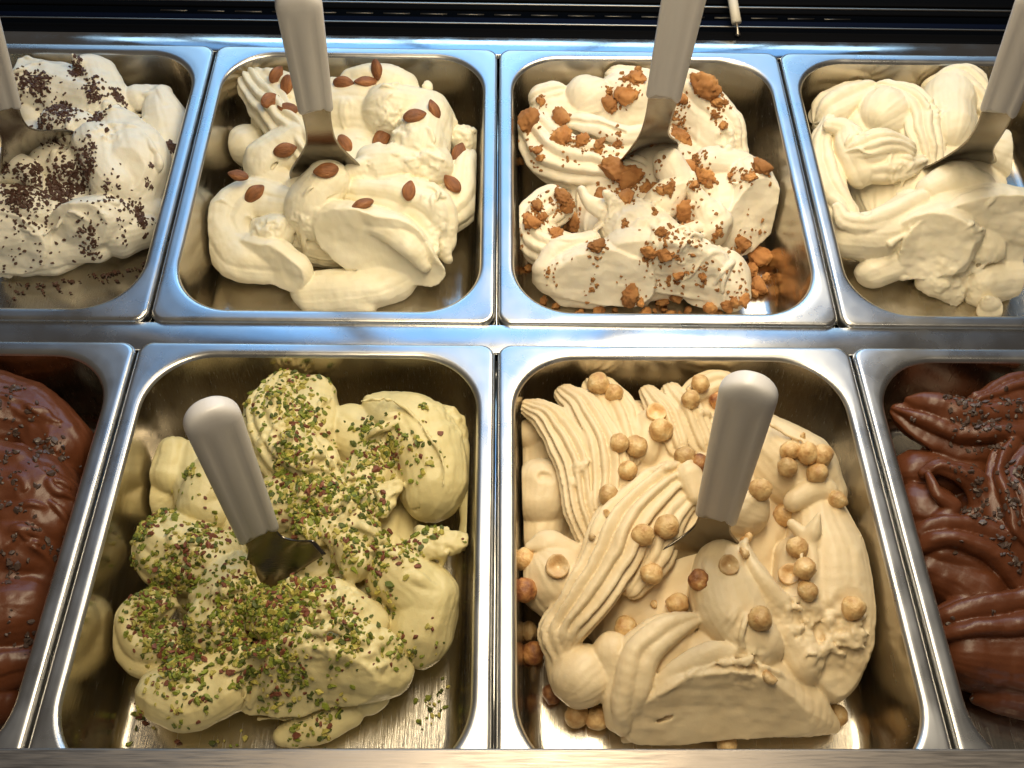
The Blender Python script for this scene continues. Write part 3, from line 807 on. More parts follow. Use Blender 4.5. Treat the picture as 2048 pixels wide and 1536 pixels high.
    g.ruffle(590, 830, 70, 46, 8, 70, 20, 2.4, 15); g.ruffle(640, 960, 70, 50, 10, 20, 16, 2.6); g.ruffle(700, 1080, 66, 40, 6, -50, 16, 2.6); g.ruffle(600, 1220, 62, 70, 14, 25, 14, 2.6); g.ruffle(460, 1180, 62, 40, 8, 60, 18, 2.4); g.ruffle(760, 960, 62, 40, 6, 30, 16, 2.4); g.ruffle(870, 1100, 56, 30, 6, 10, 14, 2.2)
    g.ruffle(380, 1120, 60, 30, 5, 30, 16, 2.0); g.ruffle(400, 1320, 52, 36, 5, 20, 18, 2.2)
    g.rough(480, 1200, 72, 30, 1.5, 6); g.rough(660, 980, 80, 30, 1.2, 6); g.rough(600, 860, 85, 40, 1.0, 5)
    return g.finish(G_PIS, 'gelato_heap', 'pale green pistachio gelato heap strewn with chopped green nuts, in the front row')

def heap_hazelnut():
    g = heap(P_HAZ, 31, warp=(1.8, 28, 0.5, 10)); s = g.stroke
    s([(1370, 1120, 16, 255)], flat=0.42, k=8)
    s([(1380, 1030, 32, 210)], flat=0.42, k=8)
    s([(1250, 900, 40, 105), (1400, 890, 42, 105), (1540, 950, 40, 95)], flat=0.65, k=8)
    s([(1060, 868, 42, 30)], k=2)
    s([(1090, 900, 24, 60), (1085, 1070, 22, 60)], k=4)
    s([(1085, 970, 42, 58), (1085, 1005, 38, 56)], k=2)
    g.scoop([(1085, 955, 62, 14), (1120, 965, 64, 16)], flat=0.7)
    s([(1110, 1160, 38, 76), (1130, 1190, 32, 70)], k=2)
    s([(1058, 1090, 56, 10), (1100, 1082, 58, 20), (1155, 1100, 54, 18)], flat=0.6, k=2)
    s([(1058, 815, 60, 22), (1105, 842, 66, 40), (1150, 915, 66, 48), (1165, 1000, 60, 46), (1190, 1075, 52, 34), (1200, 1135, 46, 18)], n=13, dep=0.36, flat=0.75, k=2)
    s([(1135, 790, 60, 26), (1175, 830, 66, 44), (1210, 910, 66, 50), (1215, 1000, 62, 46)], n=13, dep=0.32, flat=0.7, k=2)
    s([(1200, 785, 58, 40), (1235, 830, 60, 50), (1255, 900, 58, 50)], n=12, dep=0.18, flat=0.7, k=3)
    s([(1298, 785, 60, 20), (1325, 825, 66, 34), (1355, 885, 62, 34)], n=10, dep=0.28, flat=0.8, k=2)
    s([(1345, 782, 62, 22), (1375, 830, 66, 38), (1400, 880, 62, 36)], n=10, dep=0.26, flat=0.8, k=2)
    s([(1395, 790, 60, 36), (1440, 772, 62, 34), (1480, 800, 58, 30)], n=7, dep=0.18, k=2)
    s([(1300, 850, 62, 34), (1290, 900, 58, 36)], k=3)
    s([(1405, 925, 66, 24), (1320, 975, 70, 50), (1250, 1050, 70, 62), (1215, 1130, 64, 60), (1165, 1200, 58, 56), (1122, 1260, 46, 48), (1128, 1310, 36, 36)], n=11, dep=0.34, flat=0.75, k=2)
    s([(1380, 985, 66, 26), (1330, 1040, 66, 40), (1310, 1110, 62, 40), (1270, 1170, 54, 30)], n=8, dep=0.24, flat=0.8, k=2)
    s([(1165, 1352, 28, 64)], k=2); s([(1130, 1310, 34, 36), (1140, 1370, 24, 34)], k=2)
    s([(1225, 1310, 40, 44), (1230, 1350, 34, 40)], k=2)
    s([(1480, 1020, 62, 60), (1420, 1000, 60, 50)], k=4)
    s([(1380, 950, 76, 26), (1395, 990, 72, 22)], k=2)
    g.begin(); s([(1530, 890, 54, 60), (1585, 940, 56, 78), (1630, 990, 48, 62)]); g.plane(1570, 940, 82, (0.12, -0.42, 0.90), 0.3, 2.0); g.end(2.5)
    g.lip([(1545, 858, 86), (1600, 880, 86), (1650, 930, 78)], 4)
    s([(1590, 1005, 70, 20), (1640, 985, 68, 28), (1660, 1010, 60, 24)], k=1.5)
    s([(1610, 1130, 50, 60), (1600, 1220, 46, 60)], k=3)
    g.begin(); s([(1640, 1050, 52, 60), (1655, 1130, 48, 78), (1665, 1235, 40, 76), (1655, 1330, 28, 66)]); g.plane(1650, 1170, 74, (0.10, -0.55, 0.83), 0.3, 2.0); g.end(2)
    g.lip([(1600, 1090, 76), (1605, 1130, 74), (1620, 1180, 70)], 4)
    s([(1585, 1050, 70, 10), (1612, 1080, 70, 14), (1625, 1130, 68, 12), (1615, 1180, 64, 8)], k=1.5)
    s([(1690, 1210, 36, 34), (1700, 1260, 32, 30)], k=2)
    s([(1640, 1032, 82, 4), (1625, 1065, 74, 16), (1610, 1090, 66, 20)], k=2)
    s([(1620, 1085, 72, 12), (1680, 1088, 68, 10), (1724, 1074, 68, 3)], flat=0.6, k=2)
    s([(1440, 1130, 60, 50), (1450, 1200, 56, 70), (1500, 1290, 48, 66)], k=3)
    s([(1430, 1125, 68, 16), (1400, 1160, 64, 16), (1440, 1190, 62, 14), (1480, 1160, 62, 12)], flat=0.7, k=1.5)
    g.scoop([(1400, 1150, 70, 12), (1408, 1160, 68, 10)])
    s([(1485, 1095, 70, 14), (1510, 1150, 68, 26), (1550, 1205, 62, 30), (1615, 1240, 56, 16)], n=4, dep=0.15, k=1.5)
    s([(1560, 1250, 48, 50), (1600, 1320, 40, 50)], k=3)
    g.ruffle(1150, 930, 72, 14, 4, 60, 12, 2.4); g.ruffle(1480, 1060, 66, 30, 8, 40, 14, 2.4); g.ruffle(1350, 930, 72, 30, 5, 25, 18, 2.2); g.ruffle(1440, 830, 64, 26, 5, 60, 16, 2.2); g.ruffle(1600, 1260, 54, 40, 8, 60, 12, 2.6); g.ruffle(1690, 1280, 44, 26, 6, 20, 12, 2.4); g.ruffle(1440, 1240, 62, 40, 5, 70, 26, 1.8, 12)
    s([(1700, 1280, 40, 26), (1722, 1265, 42, 12)], k=2); g.rough(1670, 1280, 52, 30, 1.8, 6); g.rough(1590, 1240, 60, 20, 1.6, 5)
    s([(1405, 1228, 58, 10), (1345, 1255, 56, 34), (1280, 1315, 48, 46), (1250, 1390, 34, 46), (1248, 1440, 20, 36)], n=5, dep=0.2, k=1.5)
    s([(1345, 1290, 40, 50), (1320, 1350, 30, 50)], k=3)
    s([(1330, 1285, 54, 10), (1290, 1330, 50, 20), (1268, 1390, 38, 22), (1262, 1440, 26, 14)], flat=0.6, roll=25, k=1.2)
    s([(1350, 1310, 36, 50), (1450, 1300, 38, 56), (1540, 1320, 36, 46)], k=3)
    g.begin(); s([(1285, 1452, 16, 40), (1360, 1410, 30, 80), (1470, 1390, 36, 84), (1570, 1410, 26, 56), (1665, 1452, 10, 14)]); g.plane(1440, 1410, 44, (-0.02, -0.86, 0.50), 0.4, 2.5); g.end(1.2)
    g.lip([(1310, 1390, 48), (1370, 1360, 56), (1430, 1325, 64), (1500, 1318, 66), (1560, 1350, 56), (1620, 1400, 36)], 5); g.lip([(1250, 1480, 5), (1300, 1470, 8)], 9)
    s([(1310, 1375, 46, 14), (1370, 1335, 56, 22), (1430, 1305, 62, 26), (1490, 1305, 60, 16)], flat=0.55, roll=-20, k=1.2)
    g.scoop([(1300, 1447, 26, 6), (1325, 1437, 30, 7), (1340, 1432, 32, 4)])
    s([(1440, 1340, 52, 22), (1490, 1325, 54, 26), (1530, 1345, 48, 18)], k=2); g.rough(1490, 1330, 60, 18, 1.8, 5)
    s([(1540, 1340, 48, 30), (1620, 1400, 30, 26), (1668, 1448, 14, 12)], flat=0.7, k=1.5)
    return g.finish(G_HAZ, 'gelato_heap', 'beige hazelnut gelato heap of ridged ribbons under whole hazelnuts, in the front row')

for key, fn in [('A', heap_almond), ('M', heap_amaretti), ('C', heap_custard), ('c', heap_custard_bit), ('W', heap_chip),
                ('L', heap_choc_left), ('R', heap_choc_right), ('P', heap_pistachio), ('H', heap_hazelnut)]:
    if want(key): HEAPS[key] = fn()
# ------------------------------------------------------------------ spatulas
def cam_pt(pan, px, py, Z):
    d = FW + RT*((px-1024)/F_PX) - UP*((py-768)/F_PX)
    w = CAM + d*Z
    return (pan.inv @ np.append(w, 1))[:3]
def unit(v): return v/np.linalg.norm(v)
def handle_mesh(L, w0, w1, th):
    """axis +z from the blade end (0) to the rounded end (L); wide along x, thin along y, facing -y"""
    sec = []
    N = 40
    for k in range(N):
        a = 2*math.pi*k/N
        x, y = math.cos(a), math.sin(a)
        e = 2/2.9
        X = math.copysign(abs(x)**e, x); Y = math.copysign(abs(y)**e, y)
        sec.append((X, Y))
    V = []; F = []
    zs = [0, 1.0, 4, 10, 18, 30, 45, 60, 75, 90]
    zs = [z*L/110 for z in zs if z*L/110 < L-w1*0.52]
    prof = [(z, 1, 1) for z in zs]
    r = w1*0.5
    for a in (0, 12, 24, 36, 48, 58, 67, 75, 82, 87, 90):
        a = math.radians(a)
        prof.append((L-r+r*math.sin(a), max(math.cos(a), 0.02), max(math.cos(a)**0.45, 0.05)))
    prof[0] = (0.0, 0.97, 0.92)
    for (z, fx, fy) in prof:
        t = min(1, z/(L-r)); w = (w0+(w1-w0)*t)/2
        for X, Y in sec:
            x = X*w*fx
            y = Y*th/2*fy
            if z < L-r:          # shallow flutes and a raised middle band on both broad faces
                q = abs(X)
                groove = 1.5*math.exp(-((q-0.46)/0.09)**2)
                if abs(Y) > 0.3: y -= math.copysign(groove, Y)*min(1, (L-r-z)/12)
            # arched mouth at the blade end
            zz = z + (max(0, 1-z/14))*7.0*(1-min(1, (abs(X)/0.86))**2.4)
            V.append((x, y, zz))
    n = N
    for i in range(len(prof)-1):
        for k in range(n):
            a, b_ = i*n+k, i*n+(k+1) % n
            F.append((a, b_, b_+n, a+n))
    F.append(tuple(range(n))[::-1]); F.append(tuple(range((len(prof)-1)*n, len(prof)*n)))
    return mesh_np('handle', V, F)
def spatula(pan, label, B, T, L, E, yaw=0.0, wf=60, ext=0.45, w0=27, w1=31, hyaw=0.0, lean=0.0, neck=24, dish=7):
    pB, pT = cam_pt(pan, *B), cam_pt(pan, *T)
    ax = unit(pT-pB)
    view = unit(pan.o-pB)
    side = unit(np.cross(view, ax))            # towards picture right or left
    if side @ (pan.inv[:3, :3] @ RT) < 0: side = -side
    nrm = np.cross(ax, side)
    if nrm @ view < 0: nrm = -nrm              # towards the camera
    c, s_ = math.cos(math.radians(hyaw)), math.sin(math.radians(hyaw))
    side, nrm = side*c+nrm*s_, nrm*c-side*s_
    root = empty('gelato_spatula', pan.mat(pB))
    tag(root, label, 'spatula', 'gelato spatulas stuck in the heaps')
    R = Matrix(((side[0], -nrm[0], ax[0]), (side[1], -nrm[1], ax[1]), (side[2], -nrm[2], ax[2]))).to_4x4()
    h = link('handle', handle_mesh(L, w0, w1, 15.5), root, M_HANDLE)
    h.matrix_local = R
    # blade: neck leaves the handle, bends and flares
    pE = pan.at(E[0], E[1], E[2])-pB
    P0 = ax*9; P1 = -ax*(0.52*np.linalg.norm(pE)); P2 = pE*0.92; P3 = pE + unit(pE-P1)*np.linalg.norm(pE)*ext
    V = []; NS, NU = 34, 17; rows = []
    total = np.linalg.norm(pE)*(1+ext)
    for i in range(NS):
        t = i/(NS-1)
        p = P0*(1-t)**3+3*P1*t*(1-t)**2+3*P2*t*t*(1-t)+P3*t**3
        tg = -3*P0*(1-t)**2+3*P1*((1-t)**2-2*t*(1-t))+3*P2*(2*t*(1-t)-t*t)+3*P3*t*t
        tg = unit(tg)
        sd = unit(side-tg*(side@tg)); nn = np.cross(sd, tg)
        if nn @ nrm < 0: nn = -nn
        yw = math.radians(yaw)*smoothstep(min(1, t*1.6))
        sd, nn = sd*math.cos(yw)+nn*math.sin(yw), nn*math.cos(yw)-sd*math.sin(yw)
        f = smoothstep(max(0, min(1, (t-0.30)/0.42)))
        hw = (neck*(1-0.10*math.sin(min(1, t/0.35)*math.pi))*(1-f)+wf*f)/2
        row = []
        for j in range(NU):
            u = -1+2*j/(NU-1)
            dd = (dish*f+2.0*(1-f))*(u*u)
            row.append((p+sd*hw*u+nn*(dd-1.0), nn))
        rows.append(row)
    VV = []; FF = []
    for off in (0.0, -1.3):
        for row in rows:
            for (p, nn) in row: VV.append(p+nn*off)
    n1 = NS*NU
    idx = lambda i, j, k: k*n1+i*NU+j
    for i in range(NS-1):
        for j in range(NU-1):
            FF.append((idx(i, j, 0), idx(i+1, j, 0), idx(i+1, j+1, 0), idx(i, j+1, 0)))
            FF.append((idx(i, j, 1), idx(i, j+1, 1), idx(i+1, j+1, 1), idx(i+1, j, 1)))
        for j in (0, NU-1):
            FF.append((idx(i, j, 0), idx(i, j, 1), idx(i+1, j, 1), idx(i+1, j, 0)))
    for i in (0, NS-1):
        for j in range(NU-1):
            FF.append((idx(i, j, 0), idx(i, j+1, 0), idx(i, j+1, 1), idx(i, j, 1)))
    me = mesh_np('blade', VV, FF)
    bm = bmesh.new(); bm.from_mesh(me); bmesh.ops.recalc_face_normals(bm, faces=bm.faces); bm.to_mesh(me); bm.free()
    link('blade', me, root, M_BLADE)
    return root
if want('S'):
    spatula(P_CHIP, 'grey handled spatula at the left picture edge, stuck in the crumb covered white gelato',
            (4, 213, 745), (-44, 60, 660), 128, (66, 300, 74), yaw=-20, wf=72)
    spatula(P_ALM, 'grey handled spatula standing in the almond gelato, blade flared wide towards the front',
            (631, 216, 752), (596, 0, 640), 130, (652, 335, 66), wf=64, yaw=4)
    spatula(P_AMA, 'grey handled spatula leaning right in the biscuit topped gelato',
            (1327, 192, 752), (1367, 0, 668), 130, (1294, 300, 66), wf=58, yaw=-28)
    spatula(P_CRM, 'grey handled spatula at the right picture edge, stuck in the custard coloured gelato',
            (1998, 220, 752), (2052, 80, 680), 130, (1915, 325, 62), wf=62, yaw=-22)
    spatula(P_PIS, 'grey handled spatula leaning left in the pistachio gelato, round end facing the camera',
            (516, 1064, 630), (415, 815, 520), 141, (560, 1125, 62), wf=62, yaw=26)
    spatula(P_HAZ, 'grey handled spatula leaning right in the hazelnut gelato, round end facing the camera',
            (1433, 1030, 630), (1500, 775, 512), 153, (1408, 1098, 62), wf=62, yaw=-24)
# ------------------------------------------------------------------ nuts, biscuits, crumbs
def ico(sub, seed, fn):
    bm = bmesh.new(); bmesh.ops.create_icosphere(bm, subdivisions=sub, radius=1.0)
    V = np.array([v.co[:] for v in bm.verts]); F = [tuple(v.index for v in f.verts) for f in bm.faces]
    bm.free()
    return fn(V, np.random.default_rng(seed)), F
def lump(V, r, freq, amp, oct_=3):
    """sum of random sine waves over the unit sphere, used as an irregular radius"""
    d = np.zeros(len(V))
    for o in range(oct_):
        for _ in range(5):
            k = r.normal(size=3)*freq*(1.9**o); d += np.sin(V@k+r.uniform(0, 6.3))*amp/(1.9**o)/2.2
    return d
def hazel(V, r):
    ph = np.arctan2(V[:, 1], V[:, 0])
    d = 1 + lump(V, r, 1.6, 0.075) + lump(V, r, 4.5, 0.02) + 0.022*np.sin(ph*17+r.uniform(0, 6))*np.sqrt(np.maximum(0, 1-V[:, 2]**2))
    d -= 0.20*np.exp(-(V[:, 0]/0.13)**2)*(V[:, 1] > -0.2)*np.clip(1-V[:, 2]**2, 0.2, 1)      # cleft between the halves
    W = V*d[:, None]; W[:, 2] *= 1.04
    W[:, 2] += 0.12*np.exp(-((1-V[:, 2])/0.08))
    W[:, 2] += 0.18*np.exp(-((1+V[:, 2])/0.12))
    return W*7.7
def halfnut(V, r):
    d = 1+lump(V, r, 1.8, 0.05)
    W = V*d[:, None]
    top = W[:, 2] > 0.12
    rad = np.hypot(W[:, 0], W[:, 1])
    W[top, 2] = 0.12 - 0.55*np.exp(-(rad[top]/0.42)**2) + 0.05*np.sin(rad[top]*9)
    return W*7.5
def shard(V, r):
    W = V*(1+lump(V, r, 1.5, 0.12))[:, None]
    n = np.array([0.5, 0.2, 0.8]); n /= np.linalg.norm(n)
    k = W@n; W -= np.where(k > 0.15, k-0.15, 0)[:, None]*n
    n = np.array([-0.8, 0.3, 0.4]); n /= np.linalg.norm(n)
    k = W@n; W -= np.where(k > 0.3, k-0.3, 0)[:, None]*n
    return W*np.array([5.6, 4.6, 4.6])
def almond(V, r):
    x = V[:, 0]
    taper = 1-0.42*np.clip(x, 0, 1)**1.5-0.10*np.clip(-x, 0, 1)**2
    d = 1+lump(V, r, 1.3, 0.035)
    ph = np.arctan2(V[:, 2], V[:, 1])
    W = np.stack([x*11.6*1.03, V[:, 1]*7.2*taper, V[:, 2]*4.6*taper], 1)*d[:, None]
    W[:, 1:] *= (1+0.022*np.sin(ph*19+2.0*np.sin(x*3))*(1-x*x))[:, None]
    return W
def biscuit(V, r):
    d = 1+lump(V, r, 1.4, 0.20)+lump(V, r, 4.0, 0.10)+lump(V, r, 9, 0.07, 3)
    W = V*d[:, None]*np.array([1.0, 0.82, 0.62])
    n = r.normal(size=3); n /= np.linalg.norm(n)
    k = W@n; W -= (np.where(k > 0.55, k-0.55, 0)*0.9)[:, None]*n
    return W
def chip(V, r):
    W = V*(1+lump(V, r, 1.8, 0.30, 2))[:, None]
    for _ in range(3):
        n = r.normal(size=3); n /= np.linalg.norm(n)
        k = W@n; W -= np.where(k > 0.45, k-0.45, 0)[:, None]*n
    return W*np.array([1.0, 0.8, 0.62])

def nut_mat(name, c0, c1, c2, scale, rough=0.5, bmp=0.6, streak=None):
    m, nt, b = mat(name, c1, rough)
    n, mp = noise_mix(nt, b, scale, c0, c1, 0.35, 0.6, 5, streak)
    ramp = [x for x in nt.nodes if x.type == 'VALTORGB'][0]
    e = ramp.color_ramp.elements.new(0.74); e.color = (*c2, 1)
    oi = nd(nt, 'ShaderNodeObjectInfo'); hsv = nd(nt, 'ShaderNodeHueSaturation')
    mr = nd(nt, 'ShaderNodeMapRange'); mr.inputs['To Min'].default_value = 0.78; mr.inputs['To Max'].default_value = 1.18
    nt.links.new(oi.outputs['Random'], mr.inputs['Value']); nt.links.new(mr.outputs['Result'], hsv.inputs['Value'])
    nt.links.new(ramp.outputs['Color'], hsv.inputs['Color']); nt.links.new(hsv.outputs['Color'], b.inputs['Base Color'])
    bump(nt, b, scale*(1.4 if name == 'biscuit' else 4), 0.003 if name == 'biscuit' else 0.0016, bmp, 6, streak)
    return m
M_HAZ = nut_mat('hazelnut_skin', (0.46, 0.25, 0.09), (0.70, 0.48, 0.22), (0.78, 0.60, 0.34), 130, 0.45)
M_HAZB = nut_mat('brown_nut_skin', (0.16, 0.05, 0.018), (0.42, 0.19, 0.06), (0.62, 0.38, 0.15), 130, 0.5)
M_HALF = nut_mat('cut_nut', (0.55, 0.30, 0.11), (0.74, 0.52, 0.26), (0.80, 0.62, 0.38), 90, 0.5)
M_ALM = nut_mat('almond_skin', (0.17, 0.060, 0.020), (0.33, 0.125, 0.040), (0.42, 0.19, 0.07), 140, 0.55, 1.0, (0.3, 1, 1))
M_BIS = nut_mat('biscuit', (0.33, 0.135, 0.042), (0.50, 0.24, 0.080), (0.60, 0.36, 0.15), 420, 0.85, 1.0)
M_CHOC, _n, _b = mat('dark_chocolate_bit', (0.085, 0.040, 0.027), 0.5)
M_NIB, _n, _b = mat('cocoa_bit', (0.075, 0.048, 0.038), 0.42)
M_P = [nut_mat('pistachio_green', (0.17, 0.20, 0.018), (0.23, 0.27, 0.025), (0.32, 0.34, 0.05), 300, 0.5),
       nut_mat('pistachio_dark', (0.07, 0.09, 0.010), (0.10, 0.125, 0.013), (0.14, 0.16, 0.02), 300, 0.5),
       nut_mat('pistachio_yellow', (0.42, 0.36, 0.07), (0.50, 0.43, 0.10), (0.55, 0.48, 0.14), 300, 0.5),
       nut_mat('pistachio_skin', (0.16, 0.045, 0.022), (0.22, 0.07, 0.03), (0.30, 0.11, 0.05), 300, 0.6)]

def shape(name, sub, seed, fn, m, scale=1.0):
    V, F = ico(sub, seed, fn)
    me = mesh_np(name, V*scale, F); me.materials.append(m); return me
def hit(g, px, py):
    p = g.p; d = unit(p.ray(px, py))
    loc, n, i, dist = g.bvh.ray_cast(Vector(p.o), Vector(d))
    if loc is None: return None, None, d
    n = np.array(n)
    if n@d > 0: n = -n
    return np.array(loc), n, d
def frame(n, ang, pan, spin=0.0):
    """rotation whose z is n and whose x follows the picture direction ang (degrees)"""
    a = math.radians(ang)
    x = pan.inv[:3, :3] @ (RT*math.cos(a)+UP*math.sin(a))
    x = x-n*(x@n)
    if np.linalg.norm(x) < 1e-3: x = np.cross(n, [0.3, 0.9, 0.1])
    x = unit(x); y = np.cross(n, x)
    return Matrix(((x[0], y[0], n[0]), (x[1], y[1], n[1]), (x[2], y[2], n[2])))
def place(name, me, pan, c, rot, sc=1.0, label=None, cat=None, group=None):
    o = bpy.data.objects.new(name, me); C.objects.link(o)
    m = pan.mat(c) @ rot.to_4x4()
    o.matrix_world = m @ Matrix.Diagonal((*([sc]*3 if not hasattr(sc, '__len__') else sc), 1))
    tag(o, label, cat, group)
    return o
def rot_rand(r):
    from mathutils import Euler
    return Euler([float(v) for v in r.uniform(0, 6.28, 3)]).to_matrix()

# ---- hazelnuts (positions read off the photograph, resting on the gelato or on the pan floor)
HZ = [shape('hazelnut', 3, 40+i, hazel, M_HAZ) for i in range(4)]
HZB = [shape('hazelnut', 3, 50+i, hazel, M_HAZB) for i in range(2)]
HZH = [shape('hazelnut_half', 3, 60+i, halfnut, M_HALF) for i in range(2)]
HZP = [shape('hazelnut_piece', 2, 70+i, shard, M_HALF) for i in range(3)]
HAZ_LIST = [
 (390, 155, 'w', 'golden hazelnut with a dark tip, farthest back at the left of the back wall'),
 (447, 190, 'w', 'pale hazelnut just right of the golden one with a dark tip at the back'),
 (520, 192, 'p', 'pointed hazelnut shard standing at the back rim of the beige heap'),
 (597, 258, 'h', 'halved hazelnut with its round cut face up, at the back centre'),
 (612, 320, 'w', 'hazelnut directly in front of the halved nut at the back centre'),
 (635, 140, 'w', 'golden hazelnut leftmost in the cluster at the back edge left of the handle end'),
 (695, 140, 'w', 'pale hazelnut topmost in the cluster at the back edge left of the handle end'),
 (755, 157, 'w', 'hazelnut rightmost in the cluster at the back edge left of the handle end'),
 (712, 182, 'q', 'small hazelnut bit in the middle of the cluster at the back edge'),
 (722, 215, 'w', 'hazelnut nearest the camera in the cluster at the back edge'),
 (815, 222, 'b', 'brown hazelnut tucked in the gelato curl beside the round handle end'),
 (465, 370, 'w', 'hazelnut with a cleft, left one of the pair on the ridged left half'),
 (523, 380, 'w', 'pale hazelnut, right one of the pair on the ridged left half'),
 (495, 465, 'w', 'hazelnut in front of the pair on the ridged left half'),
 (425, 557, 'w', 'lone hazelnut on the smooth ridge left of the main ribbon'),
 (415, 622, 'q', 'small hazelnut bit below the lone nut left of the main ribbon'),
 (365, 705, 'q', 'small yellow hazelnut bit among the long ridges at the left'),
 (700, 422, 'w', 'hazelnut left of the brown nut that touches the handle'),
 (750, 442, 'b', 'brown hazelnut half hidden behind the left side of the handle'),
 (550, 700, 'w', 'left hazelnut of the two on the main ribbon left of the blade'),
 (637, 672, 'w', 'right hazelnut of the two on the main ribbon left of the blade'),
 (582, 840, 'w', 'striped hazelnut below the left tip of the blade'),
 (590, 945, 'q', 'reddish hazelnut bit left of a whole nut in the middle hollow'),
 (672, 947, 'w', 'whole hazelnut in the middle hollow above the folded front ribbon'),
 (245, 810, 'h', 'halved hazelnut on the smooth lobe at the left wall'),
 (125, 785, 'w', 'hazelnut tucked under the fold at the left wall'),
 (127, 895, 'b', 'rusty brown hazelnut on the side of the lobe touching the left wall'),
 (138, 1045, 'wf', 'pale hazelnut low at the left wall, behind the cracked one'),
 (155, 1120, 'bf', 'cracked dark hazelnut low at the left wall'),
 (222, 1270, 'bf', 'hazelnut with a dark underside on the steel floor at the lower left'),
 (310, 1345, 'wf', 'left hazelnut of the pair on the steel floor at the front'),
 (385, 1358, 'wf', 'right hazelnut of the pair on the steel floor at the front'),
 (485, 1035, 'w', 'large hazelnut with a cleft above the smooth front lobes'),
 (967, 1000, 'w', 'brown tinged hazelnut with a deep cleft, alone at the right of the front centre'),
 (860, 805, 'h', 'hollow hazelnut cup at the right tip of the blade'),
 (905, 765, 'p', 'elongated hazelnut bit beside the hollow cup at the blade'),
 (915, 705, 'p', 'striped hazelnut wedge against the right edge of the blade'),
 (1060, 630, 'w', 'lone hazelnut right of the handle mouth'),
 (1100, 745, 'w', 'largest hazelnut at the top of the group of four on the right'),
 (1130, 820, 'w', 'hazelnut right of the halved one in the group of four on the right'),
 (1077, 840, 'h', 'halved hazelnut in the group of four on the right'),
 (1140, 902, 'w', 'hazelnut nearest the camera in the group of four on the right'),
 (1075, 396, 'w', 'back left hazelnut of the cluster right of the handle'),
 (1138, 405, 'w', 'middle hazelnut of the cluster right of the handle'),
 (1190, 416, 'w', 'hazelnut at the right end of the cluster right of the handle'),
 (1067, 456, 'w', 'front left hazelnut of the cluster right of the handle'),
 (1175, 478, 'w', 'front right hazelnut of the cluster right of the handle'),
 (1246, 572, 'w', 'hazelnut hanging at the right edge of the heap near the pan wall'),
 (1128, 345, 'q', 'small brown hazelnut bit on the back right edge of the heap'),
 (968, 535, 'w', 'hazelnut half buried in rough gelato right of the handle'),
 (750, 862, 'b', 'dark hazelnut sunk in the small crater in front of the blade'),
 (1005, 1205, 'p', 'pale hazelnut shard in the gap above the big front slab'),
 (1247, 1345, 'wf', 'hazelnut on the steel floor behind the right tip of the front slab'),
 (850, 1452, 'wf', 'hazelnut peeping out under the front slab at the steel edge'),
 (1303, 960, 'w', 'hazelnut stuck in the right flank of the heap above the wall shadow'),
]
rz = np.random.default_rng(5)
if want('N') and 'H' in HEAPS:
    g = HEAPS['H']
    for i, (cx, cy, kd, lab) in enumerate(HAZ_LIST):
        px, py = 980+cx*0.5574, 680+cy*0.5574
        k = kd[0]; sc = rz.uniform(0.86, 1.08)
        me = {'w': HZ[i % 4], 'b': HZB[i % 2], 'h': HZH[i % 2], 'p': HZP[i % 3], 'q': HZP[(i+1) % 3]}[k]
        if k == 'q': sc = 0.55
        r_ = 7.7*sc
        loc, n, d = hit(g, px, py)
        if kd.endswith('f') or loc is None:
            c = g.p.at(px, py, r_*0.98); n = np.array([0, 0, 1.0])
            if kd.endswith('f') and loc is not None and np.linalg.norm(loc-g.p.o) < np.linalg.norm(c-g.p.o)-4: c = loc-d*r_*0.7
        else:
            c = loc-d*r_*(0.62 if k in 'wb' else 0.35)
        if k == 'h':
            rot = frame(unit(n*0.5-d*0.7+np.array([0, 0, 0.3])), rz.uniform(0, 360), g.p)
        else: rot = rot_rand(rz)
        nm = {'w': 'hazelnut', 'b': 'hazelnut', 'h': 'hazelnut_half', 'p': 'hazelnut_piece', 'q': 'hazelnut_piece'}[k]
        place(nm, me, g.p, c, rot, sc, lab, 'hazelnut', 'hazelnuts on the beige gelato')

# ---- almonds
AL = [shape('almond', 3, 80+i, almond, M_ALM) for i in range(4)]
ALM_LIST = [
 (458, 182, 60, 40, 'almond standing at the back left edge of the cream heap'),
 (512, 240, 80, 10, 'almond half hidden behind the left side of the handle'),
 (425, 318, 35, 0, 'broad almond on the ridged back left fold'),
 (520, 362, -12, 20, 'slim almond lying just left of the mouth of the handle'),
 (505, 583, 15, 0, 'almond on the smooth dollop left of the blade'),
 (255, 717, -10, 20, 'almond at the left flank, hanging over the big curl'),
 (342, 812, 42, 10, 'almond on top of the big curl at the front left'),
 (722, 690, 12, 0, 'reddish almond right in front of the blade'),
 (822, 550, -55, 0, 'almond touching the right edge of the blade'),
 (915, 868, 35, 30, 'tilted almond above the grey spatula cut at the front'),
 (1160, 797, 82, 0, 'round almond with its point up at the front right'),
 (1390, 762, -50, 0, 'almond on the right front shoulder of the heap'),
 (1425, 595, 78, 10, 'almond at the right edge of the heap near the wall'),
 (1012, 525, 48, 0, 'largest almond lying flat right of the blade'),
 (1190, 400, 18, 0, 'short almond on the rough upper right part'),
 (1295, 367, -66, 20, 'long almond at the upper right edge'),
 (815, 228, -6, 30, 'left almond of the touching pair at the back, right of the handle'),
 (930, 220, 16, 20, 'right almond of the touching pair at the back, right of the handle'),
 (988, 158, -80, 40, 'wrinkled almond standing up behind the touching pair'),
]
